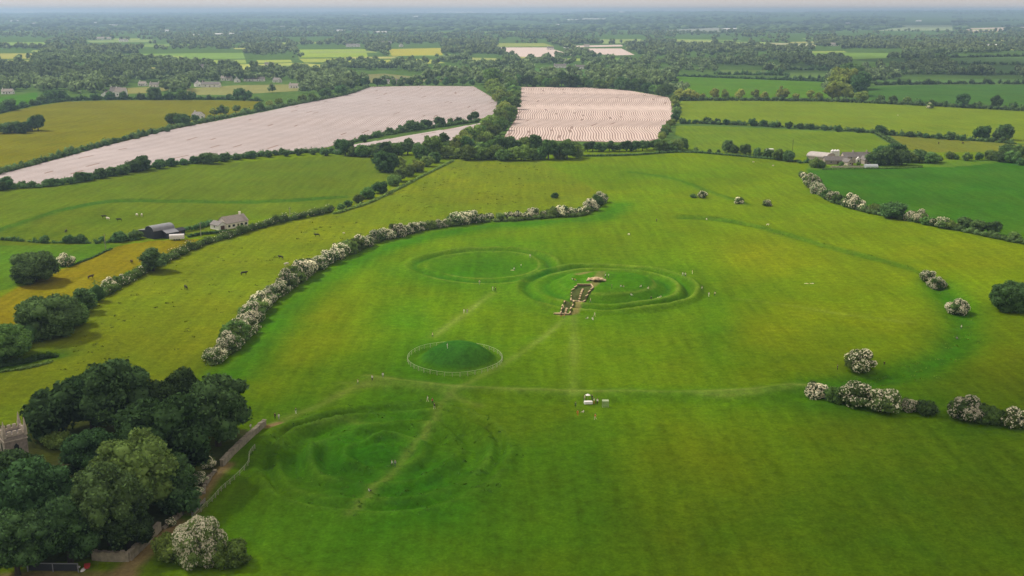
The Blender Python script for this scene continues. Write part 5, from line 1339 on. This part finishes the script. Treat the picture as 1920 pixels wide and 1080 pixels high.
PEOPLE = [
    (994, 483, 'stand', 'white', 'grey', 'person in white on the far rim of the plainer ring'),
    (977, 502, 'stand', 'white', 'navy', 'person in white standing inside the plainer ring'),
    (957, 507, 'lie', 'cream', 'cream', 'person in pale clothes lying inside the plainer ring'), (964, 505, 'sit', 'white', 'navy', 'person sitting by the one lying in the plainer ring'),
    (899, 533, 'walk', 'cream', 'grey', 'person in cream on the near bank of the plainer ring'),
    (924, 545, 'stand', 'white', 'white', 'person all in white between the two rings, beside one in black'), (929, 547, 'walk', 'black', 'black', 'person in black between the two rings'),
    (870, 588, 'walk', 'white', 'cream', 'person in white on the path towards the rings, ahead of another'), (876, 588, 'walk', 'grey', 'grey', 'person in grey on the path towards the rings'),
    (811, 633, 'walk', 'cream', 'navy', 'person in cream walking just beyond the fenced mound'), (839, 655, 'stand', 'white', 'white', 'person in white on top of the fenced mound'),
    (698, 712, 'stand', 'white', 'black', 'person in white and black on the grass path, nearer the grove of two'), (718, 709, 'stand', 'white', 'grey', 'person in white and grey on the grass path, nearer the mound of two'), (671, 722, 'walk', 'cream', 'green', 'person with green legs on the grass path towards the wall'),
    (1135, 521, 'stand', 'white', 'black', 'person in white on the mound top behind the stone heap, western of two'), (1141, 521, 'stand', 'white', 'navy', 'person in white on the mound top behind the stone heap, eastern of two'),
    (1073, 525, 'sit', 'white', 'navy', 'person in white sitting on the mound edge above the timber enclosure'), (1078, 526, 'sit', 'orange', 'grey', 'person in orange sitting on the mound edge above the timber enclosure'),
    (1147, 542, 'stand', 'green', 'black', 'person in dark green on the mound right of the timber enclosure'), (1164, 538, 'sit', 'white', 'grey', 'person in white sitting on the mound, one of two close together'), (1169, 539, 'sit', 'cream', 'navy', 'person in cream sitting on the mound beside one in white'),
    (1202, 538, 'sit', 'white', 'cream', 'person in white sitting on the far edge of the mound'), (1216, 541, 'sit', 'cream', 'white', 'person in cream sitting alone at the end of the mound'),
    (1183, 559, 'sit', 'white', 'white', 'person all in white sitting at the foot of the mound'), (1221, 556, 'stand', 'black', 'black', 'person in black standing in the ring ditch'), (1232, 558, 'lie', 'white', 'cream', 'person in white lying on the ring bank by the one in black'), (1239, 558, 'sit', 'cream', 'grey', 'person in cream sitting on the ring bank by the one in black'),
    (1107, 569, 'walk', 'cream', 'grey', 'person in cream coming down by the timber enclosure'), (1052, 595, 'stand', 'black', 'red', 'person in black and red below the timber passage'), (1058, 597, 'stand', 'orange', 'grey', 'person in orange below the timber passage'),
    (1102, 598, 'sit', 'white', 'grey', 'person in white sitting on the grass below the ringed mound'), (1111, 599, 'sit', 'white', 'white', 'person all in white sitting on the grass below the ringed mound'), (1115, 594, 'walk', 'cream', 'cream', 'person in cream walking below the ringed mound'),
    (1231, 416, 'stand', 'navy', 'black', 'lone dark dressed person far up the hill field'),
    (1280, 518, 'walk', 'white', 'grey', 'person in white on the outer bank, farther west of a pair'), (1285, 518, 'walk', 'white', 'navy', 'person in white on the outer bank, farther east of a pair'), (1298, 514, 'stand', 'cream', 'white', 'person in cream just outside the ringed mound'),
    (1316, 545, 'stand', 'white', 'navy', 'person in white at the end of the outer bank'), (1329, 556, 'walk', 'white', 'white', 'person all in white beyond the end of the outer bank'), (1340, 555, 'walk', 'cream', 'navy', 'person in cream and navy beyond the end of the outer bank'),
    (802, 763, 'walk', 'white', 'cream', 'person in white where the paths cross, ahead of two others'), (811, 764, 'walk', 'red', 'black', 'person in red where the paths cross'), (815, 781, 'walk', 'black', 'cream', 'person in black with pale legs on the trodden path'),
    (735, 875, 'walk', 'white', 'black', 'person in white on the trodden path, one of a close pair'), (741, 875, 'walk', 'grey', 'navy', 'person in grey on the trodden path, one of a close pair'), (692, 924, 'sit', 'white', 'black', 'person in white crouching at the low end of the trodden path'),
    (555, 776, 'walk', 'green', 'white', 'person in green with white legs past the wall end'), (516, 786, 'stand', 'black', 'black', 'person in black at the head of the stone wall'), (523, 787, 'stand', 'white', 'grey', 'person in white at the head of the stone wall'), (470, 806, 'walk', 'white', 'grey', 'person in white behind the stone wall under the trees'),
    (1802, 618, 'walk', 'white', 'navy', 'person in white walking in the grassy ditch by the hawthorn'), (1794, 636, 'sit', 'grey', 'navy', 'person in grey sitting in the grassy ditch'), (1658, 683, 'sit', 'black', 'black', 'person in black sitting by the lone round hawthorn'), (1570, 694, 'stand', 'navy', 'black', 'dark dressed person west of the lone round hawthorn'),
    (1508, 532, 'lie', 'cream', 'white', 'person lying in the wide meadow, western of two'), (1518, 532, 'lie', 'white', 'cream', 'person lying in the wide meadow, eastern of two'),
    (1096, 752, 'stand', 'cream', 'grey', 'person standing behind the white stall table, at its west end'), (1110, 752, 'stand', 'black', 'black', 'person in black standing behind the white stall table'), (1114, 757, 'stand', 'white', 'orange', 'person in white and orange beside the white stall table'), (1120, 758, 'stand', 'white', 'black', 'person in white between the stall table and the grey cage'),
    (1079, 765, 'stand', 'green', 'black', 'person in green on the grass west of the stall'), (1083, 780, 'stand', 'orange', 'orange', 'person in orange in front of the stall'), (1094, 774, 'sit', 'white', 'cream', 'person in white sitting in front of the stall'), (1116, 787, 'walk', 'orange', 'cream', 'person in orange and cream walking towards the stall'),
    (76, 826, 'stand', 'white', 'grey', 'person in white under the trees beside the church tower'),
]
for k, (x, y, pose, a, b_, l) in enumerate(PEOPLE):
    person(x, y, pose, a, b_, l, face=random.uniform(0, 6.28) if pose != 'lie' else random.uniform(1.2, 1.9))
# white stall table with canopy-like cover and a grey wire cage next to it
e = empty('stall_table', place(1103, 757), .1); tag(e, 'white covered stall table with people behind it', 'table')
MB().box(0, 0, .78, 2.4, 1.1, .08).build('table_top', M['white'], e)
MB().prism([(-1.25, .05), (1.25, .05), (1.22, .74), (-1.22, .74)], -.58, .58).build('cloth', M['white'], e)
for sx in (-1, 1):
    for sy in (-1, 1): MB().box(sx * 1.05, sy * .42, .36, .06, .06, .8).build('leg', M['grey_tin'], e)
e = empty('parasol', place(1102, 753)); tag(e, 'small white parasol behind the stall table', 'parasol')
MB().tube((0, 0, 0), (0, 0, 2.3), .03, .03, 6).build('pole', M['grey_tin'], e)
MB().tube((0, 0, 1.95), (0, 0, 2.35), .75, .05, 10).build('canopy', M['white'], e)
e = empty('wire_cage', place(1135, 763)); tag(e, 'grey wire cage standing on the grass beside the stall', 'cage')
cw, cd, ch = 1.8, 1.4, 2.0
for sx in (-1, 1):
    for sy in (-1, 1): MB().box(sx * cw / 2, sy * cd / 2, ch / 2, .08, .08, ch).build('post', M['wire'], e)
for sy in (-1, 1):
    for z in (.08, ch): MB().box(0, sy * cd / 2, z, cw, .07, .07).build('rail', M['wire'], e)
    for x in np.linspace(-.75, .75, 9): MB().box(x, sy * cd / 2, ch / 2, .05, .04, ch - .1).build('bar', M['wire'], e)
for sx in (-1, 1):
    for z in (.08, ch): MB().box(sx * cw / 2, 0, z, .07, cd, .07).build('rail', M['wire'], e)
MB().box(0, 0, ch + .05, cw + .1, cd + .1, .04).build('lid', M['wire'], e)
# cows and sheep
def quad_body(name, L_, hgt, girth, headz, headr, neck=.45):
    leg = hgt * .52
    V = [(0, 0, hgt * .74), (L_ * .28, 0, hgt * .76), (L_ * .5, 0, hgt * .80), (L_ * .5 + neck * .7, 0, headz), (L_ * .5 + neck * 1.3, 0, headz - headr * 1.1), (-L_ * .28, 0, hgt * .76), (-L_ * .5, 0, hgt * .78), (-L_ * .56, 0, hgt * .45)]
    R = [girth, girth, girth * .8, headr, headr * .65, girth * .95, girth * .75, .03]
    E = [(0, 1), (1, 2), (2, 3), (3, 4), (0, 5), (5, 6), (6, 7)]
    for root, x, bend in ((2, L_ * .42, -.03), (6, -L_ * .42, -.10)):
        for s in (-1, 1):
            n = len(V)
            V += [(x, s * girth * .62, hgt * .55), (x + (.05 if root == 2 else .06), s * girth * .62, leg * .62), (x + bend, s * girth * .62, leg * .30), (x, s * girth * .62, .03)]
            R += [girth * .38, girth * .20, girth * .14, girth * .15]
            E += [(root, n), (n, n + 1), (n + 1, n + 2), (n + 2, n + 3)]
    return skin_mesh(name, V, E, R)
COW = quad_body('cow', 1.9, 1.4, .36, 1.28, .19); SHEEP = quad_body('sheep', 1.0, .8, .25, .80, .10, .25)
M['cow_black'] = mat_plain('black_hide', (.018, .016, .015), .7); M['cow_white'] = mat_plain('cream_hide', (.68, .62, .52), .8); M['cow_brown'] = mat_plain('brown_hide', (.06, .03, .02), .7); M['fleece'] = mat_plain('fleece', (.70, .66, .58), .95)
_am = {}
def animal(kind, px, py, mat, label, group):
    key = (kind, mat)
    if key not in _am:
        me = (COW if kind == 'cow' else SHEEP).copy(); me.materials.append(M[mat]); _am[key] = me
    o = link(bpy.data.objects.new(kind, _am[key])); o.location = place(px, py); o.rotation_euler = (0, 0, random.uniform(0, 6.28)); o.scale = (1.25,) * 3
    tag(o, label, kind, group)
for x, y, m, l in ((349, 543, 'cow_black', 'black cow in the sloping meadow, lowest of the scattered herd'), (457, 516, 'cow_black', 'black cow in the sloping meadow, second up the slope'), (527, 486, 'cow_black', 'black cow in the sloping meadow, third up the slope'), (595, 444, 'cow_black', 'black cow in the sloping meadow close to the leafy hedge'), (627, 462, 'cow_black', 'black cow in the sloping meadow close to the flowering hedge'), (538, 499, 'cow_white', 'cream calf in the sloping meadow near a black cow'),
                   (196, 409, 'cow_black', 'black cow above the barn, western of two black ones'), (203, 413, 'cow_white', 'white cow between the two black cows above the barn'), (224, 415, 'cow_black', 'black cow above the barn, eastern of two black ones'), (124, 437, 'cow_black', 'black cow alone above the low hedge'), (257, 406, 'cow_white', 'white cow above the barn, western of a white pair'), (266, 406, 'cow_white', 'white cow above the barn, eastern of a white pair'),
                   (247, 494, 'cow_brown', 'brown cow lying in the golden field'), (170, 523, 'cow_brown', 'brown cow in the golden field near the pale bushes'), (1760, 270, 'cow_brown', 'dark cow in the drier pasture, western of two'), (1805, 270, 'cow_brown', 'dark cow in the drier pasture, eastern of two')):
    animal('cow', x, y, m, l, 'cattle in the fields')
for x, y, l in ((1413, 305, 'sheep by the boundary hedge, western of two'), (1449, 312, 'sheep by the boundary hedge, eastern of two'), (1439, 423, 'sheep alone on the slope below the far bank'), (1325, 408, 'sheep on the far bank'), (1179, 441, 'sheep alone above the rings'), (645, 439, 'sheep near the leafy hedge'), (1683, 217, 'sheep in the long bright pasture'), (120, 626, 'sheep by the overgrown hedge end')):
    animal('sheep', x, y, 'fleece', 'white ' + l, 'sheep in the fields')

# ------------------------------------------------------------------ far woods and hedgerow trees of the plain: one mass nobody could count
FPX = [np.array(P, dtype=float) for P in FIELDS]
def far_mass(name, label, y0, y1, dens, rad, lod, mats, seed, prob, rows, gap):
    r = np.random.default_rng(seed)
    protos = []
    for k in range(5):
        if lod == 2:
            cl = crown_clumps(r, 5, 1.0, .85, .45, .65)[:6]; v, t, q = foliage(cl, 36, .30, r, .86, 1)
        elif lod == 1:
            cl = crown_clumps(r, 2, .9, .8, .55, .75); v, t, q = foliage(cl[:3], 12, .40, r, .9, 1)
        else:
            iv, iff = ico(1); v = iv * (1 + .2 * r.normal(size=(len(iv), 1))) * np.array([1.5, 1, .7]) + np.array([0, 0, .5]); t = iff; q = np.zeros((0, 4), int)
        protos.append((v, t, q))
    n = int(dens)
    px = r.uniform(-120, 2040, n); py = r.uniform(y0, y1, n)
    # hedgerows: long thin rows of trees between the fields
    for _ in range(rows):
        yy = r.uniform(y0, y1); x0 = r.uniform(-150, 1950); ln = r.uniform(70, 330); m = int(ln / gap)
        xs = x0 + np.linspace(0, ln, m) + r.normal(scale=gap * .3, size=m)
        px = np.append(px, xs); py = np.append(py, yy + (xs - x0) * r.uniform(-.03, .03) + r.normal(scale=.12, size=m))
    nscat, n = n, len(px)
    X, Y = np.empty(n), np.empty(n)
    for i in range(n): X[i], Y[i] = at(px[i], py[i])
    keep = np.ones(n, bool)
    for P in FPX:
        keep &= ~inside(px, py, [tuple(p) for p in P])
        keep &= ~inside(px, py + rad * 1.0, [tuple(p) for p in P])          # keep crowns from standing right on a field's near edge
    # clearings that follow the land
    keep &= (np.arange(n) >= nscat) | ((vnoise(X / 420 + 9, Y / 900, seed + 40) + .35 * vnoise(X / 120, Y / 260, seed + 41)) > prob)
    for i in np.nonzero(keep)[0]:
        pass
    V, T, Q = [], [], []; n0 = 0
    order = np.nonzero(keep)[0]
    Zg = HG(X[order], Y[order])
    for j, i in enumerate(order):
        v, t, q = protos[r.integers(0, 5)]
        s = rad * r.uniform(.42, 1.5) * (1 if lod else 1.6)
        a = r.uniform(0, 6.28); c, sn = math.cos(a), math.sin(a)
        w = v * np.array([s, s, s * r.uniform(.8, 1.25)])
        if lod: w = np.stack([w[:, 0] * c - w[:, 1] * sn, w[:, 0] * sn + w[:, 1] * c, w[:, 2]], 1)
        w = w + np.array([X[i], Y[i], Zg[j] - .1 * s])
        V.append(w); T.append(t + n0); Q.append(q + n0); n0 += len(w)
    me = mesh_np(name, np.concatenate(V), [np.concatenate(T), np.concatenate(Q)], [mats])
    o = link(bpy.data.objects.new(name, me))
    tag(o, label, kind='stuff')
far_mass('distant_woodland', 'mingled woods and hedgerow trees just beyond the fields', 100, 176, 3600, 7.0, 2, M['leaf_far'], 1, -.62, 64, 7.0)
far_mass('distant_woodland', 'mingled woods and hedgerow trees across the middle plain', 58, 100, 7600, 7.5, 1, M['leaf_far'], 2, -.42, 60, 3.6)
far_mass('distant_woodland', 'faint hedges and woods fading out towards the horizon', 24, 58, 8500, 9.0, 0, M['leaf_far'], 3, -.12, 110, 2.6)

# ------------------------------------------------------------------ rough tussocks in the grazed turf
def tussocks(name, label, n, pick, size, seed, mat):
    r = np.random.default_rng(seed)
    P = []
    while len(P) < n:
        q = pick(r)
        if q is not None: P.append(q)
    P = np.array(P); k = 6
    C = np.repeat(P, k, 0); m = len(C)
    s = np.repeat(size * r.uniform(.5, 1.5, len(P)), k)
    off = r.normal(size=(m, 2)) * (s * .55)[:, None]
    x, y = C[:, 0] + off[:, 0] * 1.6, C[:, 1] + off[:, 1]
    z = HG(x, y) + s * .16
    nrm = np.stack([r.normal(size=m) * .7, r.normal(size=m) * .7, r.uniform(.4, 1.2, m)], 1)
    v, f = leaf_quads(np.stack([x, y, z], 1), nrm, s * .5, r)
    o = link(bpy.data.objects.new(name, mesh_np(name, v, f, [mat])))
    tag(o, label, kind='stuff')
M['tuft'] = mat_leaf('tussock_grass', (.105, .190, .024), .3, .35, .02)
M['tuft_dry'] = mat_leaf('dry_tussock_grass', (.150, .180, .026), .3, .35, .03)
def in_px(P):
    W = poly(P); xs = [p[0] for p in W]; ys = [p[1] for p in W]
    def pick(r):
        x, y = r.uniform(min(xs), max(xs)), r.uniform(min(ys), max(ys))
        if inside1(x, y, W) and vnoise(np.array([x / 9]), np.array([y / 13]), 51)[0] + .5 * r.normal() > .1: return (x, y)
    return pick
def in_ring(E, d1):
    def pick(r):
        a, d = r.uniform(0, 6.28), d1 * math.sqrt(r.random())
        return (E[0] + E[2] * d * math.cos(a), E[1] + E[3] * d * math.sin(a))
    return pick
def near_line(L_, w):
    def pick(r):
        i = r.integers(0, len(L_) - 1); t = r.random()
        return (L_[i][0] + (L_[i + 1][0] - L_[i][0]) * t + r.normal() * w, L_[i][1] + (L_[i + 1][1] - L_[i][1]) * t + r.normal() * w)
    return pick
tussocks('grass_tussocks', 'rough tussocks scattered over the sloping cattle meadow', 420, in_px([(110, 700), (190, 555), (300, 490), (470, 436), (620, 404), (840, 310), (1010, 304), (1090, 345), (850, 416), (660, 468), (560, 515), (480, 580), (390, 680), (250, 690)]), .55, 1, M['tuft_dry'])
tussocks('grass_tussocks', 'rough tussocks over the hollows of the low earthwork', 260, in_ring(SYNOD, 1.02), .45, 2, M['tuft'])
tussocks('grass_tussocks', 'rank grass along the old enclosure ditch', 130, near_line(ENCL3, 4.5), .45, 4, M['tuft'])
tussocks('grass_tussocks', 'rank grass along the long bank and its ditch', 110, near_line([(a, b - 4) for a, b in ENCL2], 1.6), .5, 5, M['tuft'])

# ------------------------------------------------------------------ clouds above the plain (out of frame, they throw the drifting shade; the near two are added to darken the foreground)
def cloud(cx, cy_, rx, ry, alt, dense, label, seed):
    """a flat-based bank of cloud whose shade falls round (cx, cy_) on the ground"""
    r = np.random.default_rng(seed)
    iv, iff = ico(5)
    n = np.zeros(len(iv))
    for k in range(26):
        d = unit(r.normal(size=(1, 3)))[0]; n += .22 * np.exp(-((1 - iv @ d) / .05))
    v = iv * (1 + n[:, None] * .5)
    v[:, 2] = np.where(v[:, 2] < 0, v[:, 2] * .3, v[:, 2])
    me = mesh_np('cloud', v, iff, [M['cloud_%.2f' % dense]], smooth=True)
    o = link(bpy.data.objects.new('cloud', me))
    o.location = (cx + sun_dir.x / sun_dir.z * alt, cy_ + sun_dir.y / sun_dir.z * alt, alt)
    o.scale = (rx, ry, min(rx, ry) * .30); o.rotation_euler = (0, 0, r.uniform(-.3, .3))
    tag(o, label, kind='stuff')
def mat_cloud(dense):
    m, N, L = new_mat('cloud_%.2f' % dense)
    out = N.new('ShaderNodeOutputMaterial'); d = N.new('ShaderNodeBsdfDiffuse'); d.inputs['Color'].default_value = (.9, .9, .9, 1)
    t = N.new('ShaderNodeBsdfTransparent'); mx = N.new('ShaderNodeMixShader')
    tc = N.new('ShaderNodeTexCoord'); sp = N.new('ShaderNodeVectorMath'); sp.operation = 'MULTIPLY'; sp.inputs[1].default_value = (1, 1, 0)
    L.new(tc.outputs['Object'], sp.inputs[0])
    ln = N.new('ShaderNodeVectorMath'); ln.operation = 'LENGTH'; L.new(sp.outputs[0], ln.inputs[0])
    nz = N.new('ShaderNodeTexNoise'); nz.inputs['Scale'].default_value = 3.2; nz.inputs['Detail'].default_value = 4; L.new(tc.outputs['Object'], nz.inputs['Vector'])
    ad = N.new('ShaderNodeMath'); ad.operation = 'MULTIPLY_ADD'; ad.inputs[1].default_value = .9; L.new(nz.outputs['Fac'], ad.inputs[0]); L.new(ln.outputs['Value'], ad.inputs[2])
    mr = N.new('ShaderNodeMapRange'); mr.interpolation_type = 'SMOOTHSTEP'
    mr.inputs['From Min'].default_value = .65; mr.inputs['From Max'].default_value = 1.42; mr.inputs['To Min'].default_value = dense; mr.inputs['To Max'].default_value = 0
    L.new(ad.outputs[0], mr.inputs['Value'])
    L.new(mr.outputs[0], mx.inputs[0]); L.new(t.outputs[0], mx.inputs[1]); L.new(d.outputs[0], mx.inputs[2]); L.new(mx.outputs[0], out.inputs[0])
    M['cloud_%.2f' % dense] = m
for q in (.45, .95, .70, .90): mat_cloud(q)
cloud(215, 170, 330, 290, 900, .95, 'thin unseen cloud added to shade the near end of the hill', 1)  # added out of frame to darken the foreground and its corner
x, y = at(120, 840); cloud(x - 40, y - 20, 230, 190, 900, .45, 'small unseen cloud added to shade the churchyard', 2)  # unseen, added to darken the lower left corner
x, y = at(1850, 124); cloud(x, y, 800, 620, 1000, .90, 'cloud bank over the dim fields east of the avenue', 3)
x, y = at(20, 138); cloud(x, y, 620, 300, 1000, .90, 'cloud bank over the dark western woods', 4)
x, y = at(500, 48); cloud(x, y, 2600, 1900, 1400, .70, 'broad cloud over the western plain near the horizon', 5)
x, y = at(1500, 46); cloud(x, y, 2800, 2100, 1400, .70, 'broad cloud over the eastern plain near the horizon', 6)
# ------------------------------------------------------------------ haze
hb = MB().box(0, 13000, 74, 32000, 26800, 156)
me = hb.mesh('haze', [])
me.materials.clear()
hm, N, L = new_mat('haze_air')
ho = N.new('ShaderNodeOutputMaterial'); pv = N.new('ShaderNodeVolumePrincipled')
pv.inputs['Color'].default_value = (.50, .73, 1.0, 1)
pv.inputs['Density'].default_value = HAZE_DENSITY
pv.inputs['Anisotropy'].default_value = 0.25
L.new(pv.outputs[0], ho.inputs['Volume'])
me.materials.append(hm)
hz_o = link(bpy.data.objects.new('haze', me))
tag(hz_o, 'pale bluish haze lying over the whole plain', kind='stuff')
